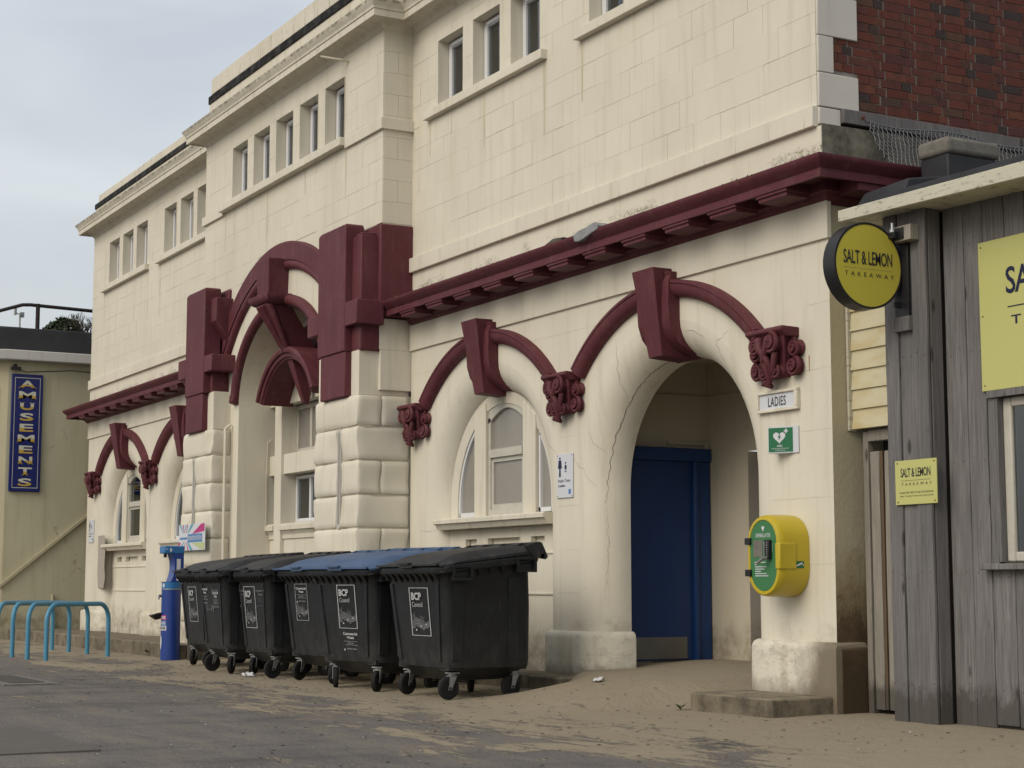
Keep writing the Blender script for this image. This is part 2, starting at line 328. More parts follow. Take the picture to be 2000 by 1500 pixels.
def groundm(n, p):
    P = n.pos(); s = n.sep(P); X, Y = s[0], s[1]
    # asphalt: dark aggregate with reddish tint and pale chips
    big = n.noise(P, .35, 5, .6); agg = n.noise(P, 55, 3, .8); chips = n.voro(P, 46)
    asph = n.mix(n.ramp(big, [(.35, 0), (.65, 1)]), (.090, .084, .083), (.122, .113, .110))
    asph = n.mix(n.ramp(agg, [(.44, 0), (.60, .85)]), asph, (.205, .185, .168))
    asph = n.mix(n.ramp(n.noise(P, 70, 2, .9), [(.56, 0), (.66, .7)]), asph, (.045, .040, .040))
    asph = n.mix(n.math('MULTIPLY', n.ramp(n.noise(n.map(P, (.6, 2.6, 1), (4, 1, 0), (0, 0, .35)), 1.1, 5, .6), [(.5, 0), (.7, 1)]), .4), asph, (.17, .15, .135))
    asph = n.mix(n.ramp(chips, [(.10, .75), (.20, 0)]), asph, (.26, .22, .18))
    asph = n.mix(n.math('MULTIPLY', n.ramp(n.noise(n.map(P, (1.2, .5, 1), rot=(0, 0, .5)), .9, 5, .65), [(.5, 0), (.68, 1)]), .65), asph, (.05, .052, .054))
    # wind blown sand
    sandc = n.mix(n.noise(P, 3.5, 6, .7), (.245, .207, .148), (.31, .268, .197))
    sandc = n.mix(n.math('MULTIPLY', n.ramp(n.noise(P, 90, 2, .8), [(.5, 0), (.75, 1)]), .5), sandc, (.15, .115, .075))
    sandc = n.mix(n.ramp(n.noise(n.map(P, (1.1, 2.6, 1), (2, 7, 0)), 4.5, 6, .75), [(.58, 0), (.70, .38)]), sandc, (.14, .122, .098))
    sandc = n.mix(n.ramp(n.voro(P, 20), [(.03, .8), (.06, 0)]), sandc, (.05, .042, .035))
    # line near the wall: more sand for larger y
    xr = n.math('MULTIPLY', n.math('ADD', X, 12.0), .05)
    line = n.math('ADD', n.math('ADD', Y, 3.45), n.math('MINIMUM', n.math('MAXIMUM', xr, -.3), .3))
    wp = n.map(P, (.55, 1.5, 1), rot=(0, 0, -.10))
    n1 = n.noise(wp, .9, 7, .68, .6); n2 = n.noise(n.map(P, (1.2, 3.4, 1)), 2.6, 7, .72, .8)
    f = n.math('ADD', n.math('MULTIPLY', line, .27), n.math('ADD', n.math('MULTIPLY', n.math('SUBTRACT', n1, .5), 2.6), n.math('MULTIPLY', n.math('SUBTRACT', n2, .5), 1.9)))
    f = n.math('ADD', f, n.math('MULTIPLY', n.math('SUBTRACT', n.noise(P, 28, 3, .8), .5), .7))
    mask = n.ramp(f, [(.02, 0), (.24, 1)])
    dust = n.math('MULTIPLY', n.ramp(n.noise(n.map(P, (.5, 2.2, 1)), 1.3, 6, .7), [(.45, 0), (.72, 1)]), .36)
    mask = n.math('MAXIMUM', mask, dust)
    c = n.mix(mask, asph, sandc)
    n.link(c, p.inputs['Base Color'])
    h = n.math('ADD', n.math('ADD', n.math('MULTIPLY', agg, .5), n.math('MULTIPLY', mask, .8)), n.math('MULTIPLY', n.noise(n.map(P, (1, 2.5, 1)), 6, 5, .7), 1.2)); n.bump(h, p, .7, .016)
M['ground'] = material('sandy_asphalt', rough=.95, spec=.15, build=groundm)

# ================================================================== object helpers
ORG = {}
def org(o):
    return ORG.get(o.name, Vector((0, 0, 0))) if o else Vector((0, 0, 0))
def link(name, me, parent=None, mat=None, loc=None):
    o = bpy.data.objects.new(name, me); scene.collection.objects.link(o)
    if mat is not None and me is not None and not me.materials: me.materials.append(M[mat])
    if parent: o.parent = parent
    if loc is not None: o.location = loc
    ORG[o.name] = org(parent)
    return o
def thing(name, label, cat, loc=(0, 0, 0), group=None, rz=0):
    o = bpy.data.objects.new(name, None); scene.collection.objects.link(o); o.empty_display_size = .2
    o.location = loc; o.rotation_euler = (0, 0, rz); o['label'] = label; o['category'] = cat
    if group: o['group'] = group
    ORG[o.name] = Vector(loc) if rz == 0 else Vector((0, 0, 0))
    return o
def tag(o, label, cat, group=None):
    o['label'] = label; o['category'] = cat
    if group: o['group'] = group
    return o
class MB:
    def __init__(s): s.v = []; s.f = []; s.m = []; s.cur = 0
    def mi(s, i): s.cur = i; return s
    def add(s, vs, fs):
        k = len(s.v); s.v += [tuple(p) for p in vs]
        for f in fs: s.f.append([i+k for i in f]); s.m.append(s.cur)
        return s
    def box(s, x0, x1, y0, y1, z0, z1):
        if x0 > x1: x0, x1 = x1, x0
        if y0 > y1: y0, y1 = y1, y0
        if z0 > z1: z0, z1 = z1, z0
        return s.add([(x0,y0,z0),(x1,y0,z0),(x1,y1,z0),(x0,y1,z0),(x0,y0,z1),(x1,y0,z1),(x1,y1,z1),(x0,y1,z1)],
                     [(0,3,2,1),(4,5,6,7),(0,1,5,4),(1,2,6,5),(2,3,7,6),(3,0,4,7)])
    def hexa(s, b, t):            # two quads, bottom and top, counter-clockwise from above
        return s.add(list(b)+list(t), [(3,2,1,0),(4,5,6,7),(0,1,5,4),(1,2,6,5),(2,3,7,6),(3,0,4,7)])
    def poly_y(s, pts, y0, y1):   # outline in XZ extruded along y (counter-clockwise seen from -Y)
        n = len(pts)
        return s.add([(x, y0, z) for x, z in pts]+[(x, y1, z) for x, z in pts],
              [tuple(range(n)), tuple(range(2*n-1, n-1, -1))]+[(j, i, i+n, j+n) for i in range(n) for j in [(i+1) % n]])
    def poly_x(s, pts, x0, x1):   # outline in YZ extruded along x
        n = len(pts)
        return s.add([(x0, y, z) for y, z in pts]+[(x1, y, z) for y, z in pts],
              [tuple(range(n-1, -1, -1)), tuple(range(n, 2*n))]+[(i, j, j+n, i+n) for i in range(n) for j in [(i+1) % n]])
    def poly_z(s, pts, z0, z1):
        n = len(pts)
        return s.add([(x, y, z0) for x, y in pts]+[(x, y, z1) for x, y in pts],
              [tuple(range(n-1, -1, -1)), tuple(range(n, 2*n))]+[(i, j, j+n, i+n) for i in range(n) for j in [(i+1) % n]])
    def rings(s, rings, closed=True, cap=True):
        n = len(rings[0]); k = len(s.v)
        for r in rings: s.v += [tuple(p) for p in r]
        for a in range(len(rings)-1):
            for i in range(n if closed else n-1):
                j = (i+1) % n
                s.f.append([k+a*n+i, k+a*n+j, k+(a+1)*n+j, k+(a+1)*n+i]); s.m.append(s.cur)
        if cap and closed:
            s.f.append([k+i for i in range(n-1, -1, -1)]); s.f.append([k+(len(rings)-1)*n+i for i in range(n)]); s.m += [s.cur]*2
        return s
    def tube(s, path, r, n=8):
        path = [Vector(p) for p in path]; rr = r if isinstance(r, (list, tuple)) else [r]*len(path); rings = []; up = None
        for i, p in enumerate(path):
            d = (path[min(i+1, len(path)-1)]-path[max(i-1, 0)]).normalized()
            if up is None: up = d.orthogonal().normalized()
            up = (up-d*up.dot(d)); up = up.normalized() if up.length > 1e-6 else d.orthogonal().normalized()
            b = d.cross(up)
            rings.append([p+(up*math.cos(2*math.pi*k/n)+b*math.sin(2*math.pi*k/n))*rr[i] for k in range(n)])
        return s.rings(rings)
    def cyl(s, a, b, r, n=16): return s.tube([a, b], r, n)
    def build(s, name, mat, parent=None, smooth=None, bev=0, loc=None, kind=None, seg=2, split=False):
        if split:
            par = list(range(len(s.v)))
            def fd(a):
                while par[a] != a: par[a] = par[par[a]]; a = par[a]
                return a
            for f in s.f:
                for q in f[1:]: par[fd(q)] = fd(f[0])
            groups = {}
            for f in s.f: groups.setdefault(fd(f[0]), []).append(f)
            last = None
            for fs in groups.values():
                idx = {}; g = MB()
                for f in fs:
                    for q in f:
                        if q not in idx: idx[q] = len(g.v); g.v.append(s.v[q])
                    g.f.append([idx[q] for q in f]); g.m.append(0)
                last = g.build(name, mat, parent, smooth, bev, loc, kind, seg)
            return last
        o0 = org(parent) if loc is None else Vector(loc)
        me = bpy.data.meshes.new(name); me.from_pydata([(x-o0.x, y-o0.y, z-o0.z) for x, y, z in s.v], [], s.f)
        mats = mat if isinstance(mat, (list, tuple)) else [mat]
        for q in mats: me.materials.append(M[q])
        if len(mats) > 1: me.polygons.foreach_set('material_index', s.m)
        me.validate(); me.update()
        if smooth is None: smooth = 35
        if smooth:
            me.polygons.foreach_set('use_smooth', [True]*len(me.polygons)); me.set_sharp_from_angle(angle=rad(smooth))
        o = link(name, me, parent)
        if loc is not None: o.location = Vector(loc)-org(parent); ORG[o.name] = Vector(loc)
        if bev:
            b = o.modifiers.new('bevel', 'BEVEL'); b.width = bev; b.segments = seg; b.limit_method = 'ANGLE'; b.angle_limit = rad(40)
        if kind: o['kind'] = kind
        return o
def part(name, mat, parent, fn, **k):
    m = MB(); fn(m); return m.build(name, mat, parent, **k)
def boxpart(name, mat, parent, b, **k): return part(name, mat, parent, lambda m: m.box(*b), **k)

def sweep(path, prof, closed=False):
    """profile points (outward d, z) swept along a plan polyline; outward = right-hand side of travel"""
    P = [Vector((x, y)) for x, y in path]; n = len(P); rings = []
    for i, p in enumerate(P):
        a = (P[i]-P[i-1]).normalized() if i > 0 else (P[1]-P[0]).normalized()
        b = (P[i+1]-P[i]).normalized() if i < n-1 else a
        na, nb = Vector((a.y, -a.x)), Vector((b.y, -b.x))
        m = (na+nb).normalized(); m = m/max(.2, m.dot(na))
        rings.append([(p.x+m.x*d, p.y+m.y*d, z) for d, z in prof])
    return rings
def cornice(name, mat, parent, path, prof, **k):
    m = MB(); m.rings(sweep(path, prof), closed=True, cap=True)
    return m.build(name, mat, parent, smooth=k.pop('smooth', 28), **k)
def arc(cx, cz, rx, rz, a0, a1, n):
    return [(cx+rx*math.cos(a0+(a1-a0)*i/n), cz+rz*math.sin(a0+(a1-a0)*i/n)) for i in range(n+1)]
def ringsweep(m, cx, cz, sec, a0, a1, n=40, ez=1.0):
    """sweep section (r, y) round a centre in the XZ plane"""
    m.rings([[(cx+r*math.cos(a), y, cz+r*ez*math.sin(a)) for r, y in sec] for a in [a0+(a1-a0)*i/n for i in range(n+1)]])
def pillow(cx, cy, cz, hx, hy, hz, r, seed=0, amp=.012, n=5):
    """rounded stone block"""
    m = MB(); idx = {}
    ts = [-1, -.86, -.62, -.25, .25, .62, .86, 1]
    N_ = len(ts)-1
    def pt(u, v, w):
        p = Vector((u*hx, v*hy, w*hz)); q = Vector((max(-hx+r, min(hx-r, p.x)), max(-hy+r, min(hy-r, p.y)), max(-hz+r, min(hz-r, p.z))))
        d = p-q
        if d.length > 1e-6: p = q+d.normalized()*r
        k = noise.noise(Vector((p.x*4+seed*3.1+cx*3, p.y*4+cy, p.z*4+cz*3)))*amp
        bul = 1+.03*(1-max(abs(u), abs(w)))+.012*noise.noise(Vector((u*2+seed, w*2, cz*5)))
        return (cx+p.x*1.0+(k if abs(u) == 1 else 0), cy+p.y*bul+(k if abs(v) == 1 else 0), cz+p.z)
    def face(fn):
        vs = [[fn(a, b) for b in ts] for a in ts]; base = len(m.v)
        for row in vs: m.v += [pt(*q) for q in row]
        for i in range(N_):
            for j in range(N_):
                k = base+i*(N_+1)+j; m.f.append([k, k+1, k+N_+2, k+N_+1]); m.m.append(0)
    face(lambda a, b: (b, -1, a)); face(lambda a, b: (1, b, a)); face(lambda a, b: (-1, -b, a)); face(lambda a, b: (b, a, 1)); face(lambda a, b: (b, -a, -1))
    return m
TXT = {}
def text_pts(s, bold=0, spacing=1.0):
    key = (s, bold, spacing)
    if key in TXT: return TXT[key]
    cu = bpy.data.curves.new('t', 'FONT'); cu.body = s; cu.offset = bold; cu.space_character = spacing; cu.resolution_u = 3
    o = bpy.data.objects.new('t', cu); me = bpy.data.meshes.new_from_object(o)
    vs = [(v.co.x, v.co.y) for v in me.vertices]; fs = [tuple(p.vertices) for p in me.polygons]
    bpy.data.objects.remove(o); bpy.data.curves.remove(cu); bpy.data.meshes.remove(me)
    TXT[key] = (vs, fs); return TXT[key]
class Sheet:
    """flat print laid out on a surface: origin (lower left), right and up vectors, normal"""
    def __init__(s, o, r, u, w, h):
        s.o, s.r, s.u = Vector(o), Vector(r).normalized(), Vector(u).normalized(); s.n = s.r.cross(s.u); s.w, s.h = w, h; s.mb = MB()
    def p(s, x, y, z=0): return tuple(s.o+s.r*(x*s.w)+s.u*(y*s.h)+s.n*z)
    def text(s, t, x0, x1, y0, y1, bold=0, lift=.002, spacing=1.0):
        vs, fs = text_pts(t, bold, spacing)
        if not vs: return s
        ax, bx = min(v[0] for v in vs), max(v[0] for v in vs); ay, by = min(v[1] for v in vs), max(v[1] for v in vs)
        s.mb.add([s.p(x0+(v[0]-ax)/(bx-ax)*(x1-x0), y0+(v[1]-ay)/(by-ay)*(y1-y0), lift) for v in vs], fs); return s
    def poly(s, pts, lift=.002): s.mb.add([s.p(x, y, lift) for x, y in pts], [tuple(range(len(pts)))]); return s
    def rect(s, x0, x1, y0, y1, lift=.002): return s.poly([(x0, y0), (x1, y0), (x1, y1), (x0, y1)], lift)
    def frame(s, x0, x1, y0, y1, tx, ty, lift=.002):
        s.rect(x0, x1, y0, y0+ty, lift); s.rect(x0, x1, y1-ty, y1, lift); s.rect(x0, x0+tx, y0+ty, y1-ty, lift); s.rect(x1-tx, x1, y0+ty, y1-ty, lift); return s
    def disc(s, x, y, rx, ry, lift=.002, n=16): return s.poly([(x+rx*math.cos(2*math.pi*k/n), y+ry*math.sin(2*math.pi*k/n)) for k in range(n)], lift)
    def build(s, name, mat, parent, **k): return s.mb.build(name, mat, parent, smooth=0, **k)

# ================================================================== ground
def gz(x, y):
    """height of the ground: level road, sand banked gently against the building"""
    z = .035
    t = max(0, min(1, (y+1.9)/1.9)); t = t*t*(3-2*t)
    # porch ramp
    px = max(0, min(1, (x+14.35+.85*max(0, min(1, (y+.45)/.45)))/.6))*max(0, min(1, (-11.9-x)/.6+.0))
    if x > -12.4 and y < 0: px *= max(0, min(1, (y+.75)/.6))
    z += t*(.045 + .185*px)
    if y > 0: z += min(1, y/1.2)*.07*px
    if x > -11.4: z = .035+.05*max(0, min(1, (y+2.2)/2))
    if x < -24: z += -.0*t
    z += .006*noise.noise(Vector((x*.9, y*.9, 0)))+.004*noise.noise(Vector((x*3, y*3, 5)))
    return z
def make_ground():
    xs = [-600, -200, -90, -60, -48]+[-40+i*.5 for i in range(30)]+[-25+i*.22 for i in range(93)]+[-4, 0, 10, 40, 150, 500]
    ys = [-600, -200, -60, -25, -14]+[-11+i*.4 for i in range(15)]+[-5+i*.16 for i in range(46)]+[3, 5, 9, 20, 60, 300]
    m = MB(); m.v = [(x, y, gz(x, y)) for y in ys for x in xs]; n = len(xs)
    m.f = [[j*n+i, j*n+i+1, (j+1)*n+i+1, (j+1)*n+i] for j in range(len(ys)-1) for i in range(n-1)]; m.m = [0]*len(m.f)
    o = m.build('ground', 'ground', smooth=180); o['kind'] = 'structure'
make_ground()
# pavement strips in front of the wall
def pavement():
    m = MB()
    m.box(-33.9, -24.92, -.98, .05, .0, .245)
    m.box(-24.92, -23.62, -.98, -.69, .0, .243)
    o = m.build('pavement', 'paved', bev=.015); o['kind'] = 'structure'
    m = MB(); x = -33.9
    while x < -23.7:
        L = .9; m.box(x+.004, min(x+L-.004, -23.6), -1.12, -.984, .0, .25+R.uniform(-.004, .004)); x += L
    k = m.build('kerb', 'slab', bev=.012); k['kind'] = 'structure'
    m = MB(); m.box(-18.4, -14.93, -.46, .02, .0, .215); m.box(-14.93, -14.3, -.40, -.02, .0, .205)
    o = m.build('footpath', 'slab', bev=.02); o['kind'] = 'structure'
pavement()

# ================================================================== the bath house
XL, XR, YC = -32.65, -10.72, -.39
CL, CRT = -24.93, -18.45
CM = -21.69
bld = thing('seaside_building', 'long two-storey cream seaside building with maroon arches, cornice and keystones', 'building', (CM, 0, 0.25))
WZ0, WZ1 = 6.66, 7.445                      # upper window opening
wins = [(x, x+.63) for x in (-17.76, -16.87, -15.98, -14.34, -13.45, -12.56)]
winsL = [(x, x+.63) for x in (-31.55, -30.68, -29.81, -28.19, -27.31, -26.44)]
winsC = [(x, x+.62) for x in (-23.74, -22.86, -21.98, -21.10, -20.22)]

# ---- upper wall cores with openings
def wall_with_holes(m, x0, x1, z0, z1, y, holes, depth=.13, back=True, rev=None):
    xs = sorted({x0, x1, *[h[0] for h in holes], *[h[1] for h in holes]}); zs = sorted({z0, z1, *[h[2] for h in holes], *[h[3] for h in holes]})
    for i in range(len(xs)-1):
        for j in range(len(zs)-1):
            cx, cz = (xs[i]+xs[i+1])/2, (zs[j]+zs[j+1])/2
            if any(h[0] < cx < h[1] and h[2] < cz < h[3] for h in holes): continue
            m.add([(xs[i], y, zs[j]), (xs[i+1], y, zs[j]), (xs[i+1], y, zs[j+1]), (xs[i], y, zs[j+1])], [(0, 1, 2, 3)])
    m = rev if rev is not None else m
    for a, b, c, d in holes:
        Y = y+depth; y = y if rev is None else y-.004
        m.add([(a, y, c), (a, Y, c), (a, Y, d), (a, y, d)], [(0, 1, 2, 3)]); m.add([(b, y, c), (b, Y, c), (b, Y, d), (b, y, d)], [(3, 2, 1, 0)])
        m.add([(a, y, d), (a, Y, d), (b, Y, d), (b, y, d)], [(0, 1, 2, 3)]); m.add([(a, y, c), (a, Y, c), (b, Y, c), (b, y, c)], [(3, 2, 1, 0)])
def holes(ws, dz=0): return [(a-dz, b+dz, WZ0-.03, WZ1+dz) for a, b in ws]
DY = .15
rv = MB()
m = MB(); wall_with_holes(m, CRT, -10.82, 4.1, 8.0, 0, holes(wins), DY, rev=rv); m.build('upper_wall', 'joint', bld, smooth=0)
m = MB(); wall_with_holes(m, XL, CL, 4.1, 8.0, 0, holes(winsL), DY, rev=rv); m.build('upper_wall', 'joint', bld, smooth=0)
m = MB()
# central front wall: round-arched recess with half width 1.62, springing 3.6, rise 1.2
RA, RB, RZ = 1.62, 1.2, 3.6
wall_with_holes(m, CL, CRT, 5.7, 8.0, YC, holes(winsC), DY, rev=rv)
m.build('upper_wall', 'joint', bld, smooth=0)
for i in range(0, len(rv.f), 4):                     # each opening's reveal is a piece of its own
    g = MB()
    for f in rv.f[i:i+4]: g.add([rv.v[q] for q in f], [(0, 1, 2, 3)])
    g.build('window_reveal', 'cream', bld, smooth=0)
m = MB()
cs = [(CM+RA*math.cos(a), RZ+RB*math.sin(a)) for a in [math.pi-math.pi*i/48 for i in range(49)]]
for i in range(48):
    (x0, z0), (x1, z1) = cs[i], cs[i+1]
    m.add([(x0, YC, z0), (x1, YC, z1), (x1, YC, 5.7), (x0, YC, 5.7)], [(0, 1, 2, 3)])
for s in (-1, 1):
    xa, xb = (CL+.15, CM-RA) if s < 0 else (CM+RA, CRT-.15)
    m.add([(xa, YC, .1), (xb, YC, .1), (xb, YC, 5.7), (xa, YC, 5.7)], [(0, 1, 2, 3)])
# reveal of the recess
full = [(CM-RA, .1)]+cs+[(CM+RA, .1)]
for i in range(len(full)-1):
    (x0, z0), (x1, z1) = full[i], full[i+1]
    m.add([(x0, YC, z0), (x1, YC, z1), (x1, .32, z1), (x0, .32, z0)], [(3, 2, 1, 0)])
for X, s in ((CL, -1), (CRT, 1)):
    m.add([(X, YC, 4.3), (X, .02, 4.3), (X, .02, 8.0), (X, YC, 8.0)], [(0, 1, 2, 3) if s > 0 else (3, 2, 1, 0)])
m.build('portal_wall', 'cream', bld, smooth=30)

# ---- ashlar blocks (real pieces, 6 mm proud, open joints)
blocks = []
def rect_minus(r, hs):
    out = [r]
    for h in hs:
        nx = []
        for a, b, c, d in out:
            if h[0] >= b or h[1] <= a or h[2] >= d or h[3] <= c: nx.append((a, b, c, d)); continue
            if h[0] > a: nx.append((a, h[0], c, d))
            if h[1] < b: nx.append((h[1], b, c, d))
            a2, b2 = max(a, h[0]), min(b, h[1])
            if h[2] > c: nx.append((a2, b2, c, h[2]))
            if h[3] < d: nx.append((a2, b2, h[3], d))
        out = nx
    return [q for q in out if q[1]-q[0] > .015 and q[3]-q[2] > .015]
def ashlar(x0, x1, z0, z1, y, hs, W=.42, H=.263, skip=None):
    z = z0; row = 0
    while z < z1-.03:
        zt = min(z+H, z1)
        if z1-zt < .08: zt = z1
        x = x0-(W/2 if row % 2 else 0)
        while x < x1-.01:
            xa, xb = max(x, x0), min(x+W, x1)
            if xb-xa > .02 and not (skip and skip((xa+xb)/2, (z+zt)/2)):
                g = R.choice([.0003, .0005, .0006, .001, .0022]); g2 = R.choice([.0004, .0006, .001, .0018])
                rs = rect_minus((xa+g, xb-g, z+g2, zt-g2), hs)
                if rs: blocks.append((rs, y, math.hypot((xa+xb)/2, 8.8)))
            x += W
        z = zt; row += 1
hR = holes(wins, .002); hL = holes(winsL, .002); hC = holes(winsC, .002)
ashlar(CRT+.0, -10.82, 4.95, 7.74, 0, hR)
ashlar(XL, CL, 4.95, 7.74, 0, hL)
def skipC(x, z):
    d = math.hypot(x-CM, z-2.66)
    return d < 3.0 or (z < 5.3 and (x < -23.75 or x > -19.65))
ashlar(CL, CRT, 5.1, 7.74, YC, hC, skip=skipC)
blocks.sort(key=lambda b: b[2])
stuff = MB()
for i, (rs, y, d) in enumerate(blocks):
    pr_ = .006+R.uniform(-.0012, .0012)
    if i < 280:
        mm = MB()
        for a, b, c, e in rs: mm.box(a, b, y-pr_, y+.02, c, e)
        c0 = (rs[0][0], y, rs[0][2]); mm.build('stone_block', 'creamblock', bld, smooth=0, loc=c0)
    else:
        for a, b, c, e in rs: stuff.box(a, b, y-pr_, y+.02, c, e)
o = stuff.build('stone_block', 'creamblock', bld, smooth=0); o['kind'] = 'stuff'
# side blocks of the central projection
for row in range(10):
    z = 5.36+row*.263
    if z > 7.6: break
    sp = -.2 if row % 2 else None
    segs = [(YC+.004, -.002)] if sp is None else [(YC+.004, sp-.002), (sp+.002, -.002)]
    for a, b in segs:
        mm = MB(); mm.box(CRT-.02, CRT+.006, a, b, z+.0015, min(z+.263, 7.74)-.0015); mm.build('stone_block', 'creamblock', bld, smooth=0, loc=(CRT, a, z))

# ---- window sills, string courses
for a, b in ((-18.01, -15.2), (-14.54, -11.73), (-31.86, -29.05), (-28.48, -25.67)):
    x = a; n = 6; wd = (b-a)/n
    for i in range(n): boxpart('window_sill', 'creamblock', bld, (x+.0015, x+wd-.0015, -.085, .1, 6.535, 6.64+R.uniform(-.001, .001)), bev=.006); x += wd
x = -24.05
for i in range(8):
    wd = (24.05-19.52)/8; boxpart('window_sill', 'creamblock', bld, (x+.0015, x+wd-.0015, YC-.11, YC+.08, 6.535, 6.64), bev=.006); x += wd
cornice('string_course', 'creamblock', bld, [(CL, .0), (CL, YC), (-24.05, YC)], [(-.02, 6.5), (.045, 6.5), (.045, 6.63), (0, 6.645), (-.02, 6.645)])
cornice('string_course', 'creamblock', bld, [(-19.52, YC), (CRT, YC), (CRT, .0)], [(-.02, 6.5), (.045, 6.5), (.045, 6.63), (0, 6.645), (-.02, 6.645)])
def band(x0, x1, step=.47):
    x = x0
    while x < x1-.05:
        xb = min(x+step, x1)
        boxpart('string_course', 'creamblock', bld, (x+.0012, xb-.0012, -.055, .02, 4.775, 4.948+R.uniform(-.001, .001)), bev=.005); x = xb
band(CRT, -10.82); band(XL, CL)
# strip under the band, lichen stained
m = MB(); m.box(CRT, -10.774, -.008, .0025, 4.3, 4.775); m.box(XL, CL, -.008, .05, 4.3, 4.775); m.build('lichen_strip', 'creamlichen', bld, smooth=0, split=True)

# weather runs under the sill ends
rd = random.Random(4)
def run_mark(x, z, y, L, w):
    m = MB(); n = 7; m.rings([[(x-w*(1-.5*i/n)+rd.uniform(-.002, .002), y, z-L*i/n), (x+w*(1-.5*i/n)+rd.uniform(-.002, .002), y, z-L*i/n)] for i in range(n+1)], closed=False, cap=False); m.build('weather_run', 'runmark', bld, smooth=0)
for x_ in (-17.96, -15.26, -14.50, -16.6, -31.8, -29.1, -28.4): run_mark(x_, 6.53, -.0078, rd.uniform(.3, .9), .022)
for x_ in (-24.0, -22.3, -19.56, -20.9): run_mark(x_, 6.53, YC-.0078, rd.uniform(.3, .9), .022)
# ---- top cornice and parapet
tprof = [(-.02, 7.72), (.012, 7.72), (.03, 7.75), (.09, 7.80), (.17, 7.818), (.23, 7.818), (.235, 7.80), (.25, 7.80), (.25, 7.885), (.262, 7.887), (.262, 7.905), (.272, 7.93), (.30, 7.965), (.31, 8.0), (-.02, 8.02)]
cornice('top_cornice', 'creamtop', bld, [(XL, 9), (XL, 0), (CL, 0), (CL, YC), (CRT, YC), (CRT, 0), (-10.82, 0), (-10.82, 9)], tprof)
m = MB()
m.box(XL+.02, CL+.02, .0, .4, 8.0, 8.285); m.box(CL+.02, CRT-.02, YC+.02, .4, 8.0, 8.40); m.box(CRT-.02, -10.9, .0, .4, 8.0, 8.285)
m.box(XL, -10.9, 1.2, 9, 4.0, 7.9); m.build('parapet_wall', 'creamtop', bld, smooth=0, split=True)
m = MB(); m.box(XL, CL+.2, -.02, .42, 8.285, 8.385); m.box(CL, CRT, YC-.0, .42, 8.40, 8.52); m.box(CRT-.2, -10.9, -.02, .42, 8.285, 8.385); m.build('parapet_band', 'darkband', bld, bev=.01, split=True)
def parapet(x0, x1, y, z0, z1, st):
    x = x0
    while x < x1-.05:
        xb = min(x+st, x1); boxpart('parapet_block', 'creamtop', bld, (x+.006, xb-.006, y, y+.3, z0, z1+R.uniform(-.004, .004)), bev=.006); x = xb
parapet(XL+.2, CL+.1, .0, 8.385, 8.525, .40); parapet(CL+.14, CRT-.2, YC+.0, 8.52, 8.77, .42); parapet(CRT-.1, -11, 0, 8.385, 8.525, .42)
# waste pipe stub
part('overflow_pipe', 'creamtop', bld, lambda m: m.cyl((-19.5, YC, 7.62), (-19.62, YC-.34, 7.66), .016, 10))

# ---- upper windows
def window(x0, x1, z0, z1, y, parent=bld, mid=None, fw=.072, curt=.5, frame='white', vent=True, bars=(), pane='glass'):
    fr = MB(); Y0, Y1 = y, y+.06
    fr.box(x0, x0+fw, Y0, Y1, z0, z1); fr.box(x1-fw, x1, Y0, Y1, z0, z1); fr.box(x0+fw, x1-fw, Y0+.001, Y1, z0, z0+fw); fr.box(x0+fw, x1-fw, Y0+.001, Y1, z1-fw, z1)
    for b in bars: fr.box(b-fw*.6, b+fw*.6, Y0-.001, Y1, z0+fw, z1-fw)
    f = fr.build('window', frame, parent, smooth=0, bev=.006)
    boxpart('pane', pane, f, (x0+fw*.8, x1-fw*.8, y+.028, y+.034, z0+fw*.8, z1-fw*.8), smooth=0)
    if vent: boxpart('vent', frame, f, (x0+fw*1.4, x0+fw*1.4+(x1-x0)*.5, Y0-.02, Y0+.002, z1-fw*.85, z1-fw*.3), bev=.004)
    if curt:
        c = MB(); n = 14; xx = x0+fw; ww = (x1-x0-2*fw)
        a, b = (xx, xx+ww*curt) if curt < 1 else (xx, xx+ww)
        rr = [[(a+(b-a)*i/n, y+.12+.012*math.sin(i*1.9)+.006*math.sin(i*.7), z) for i in range(n+1)] for z in (z0, z1)]
        c.rings(rr, closed=False, cap=False); c.build('curtain', 'curtain', f, smooth=180)
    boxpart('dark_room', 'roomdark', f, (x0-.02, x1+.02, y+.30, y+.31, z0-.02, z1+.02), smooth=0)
    return f
for i, (a, b) in enumerate(wins): window(a+.008, b-.008, WZ0-.02, WZ1-.012, DY-.02, curt=(.38, 1, .3, .6, .4, .5)[i])
for i, (a, b) in enumerate(winsL): window(a+.008, b-.008, WZ0-.02, WZ1-.012, DY-.02, curt=(.5, .4, .6, .5, .5, .5)[i])
for i, (a, b) in enumerate(winsC): window(a+.008, b-.008, WZ0-.02, WZ1-.012, YC+DY-.02, curt=(.5, 1, 1, .8, 1)[i])

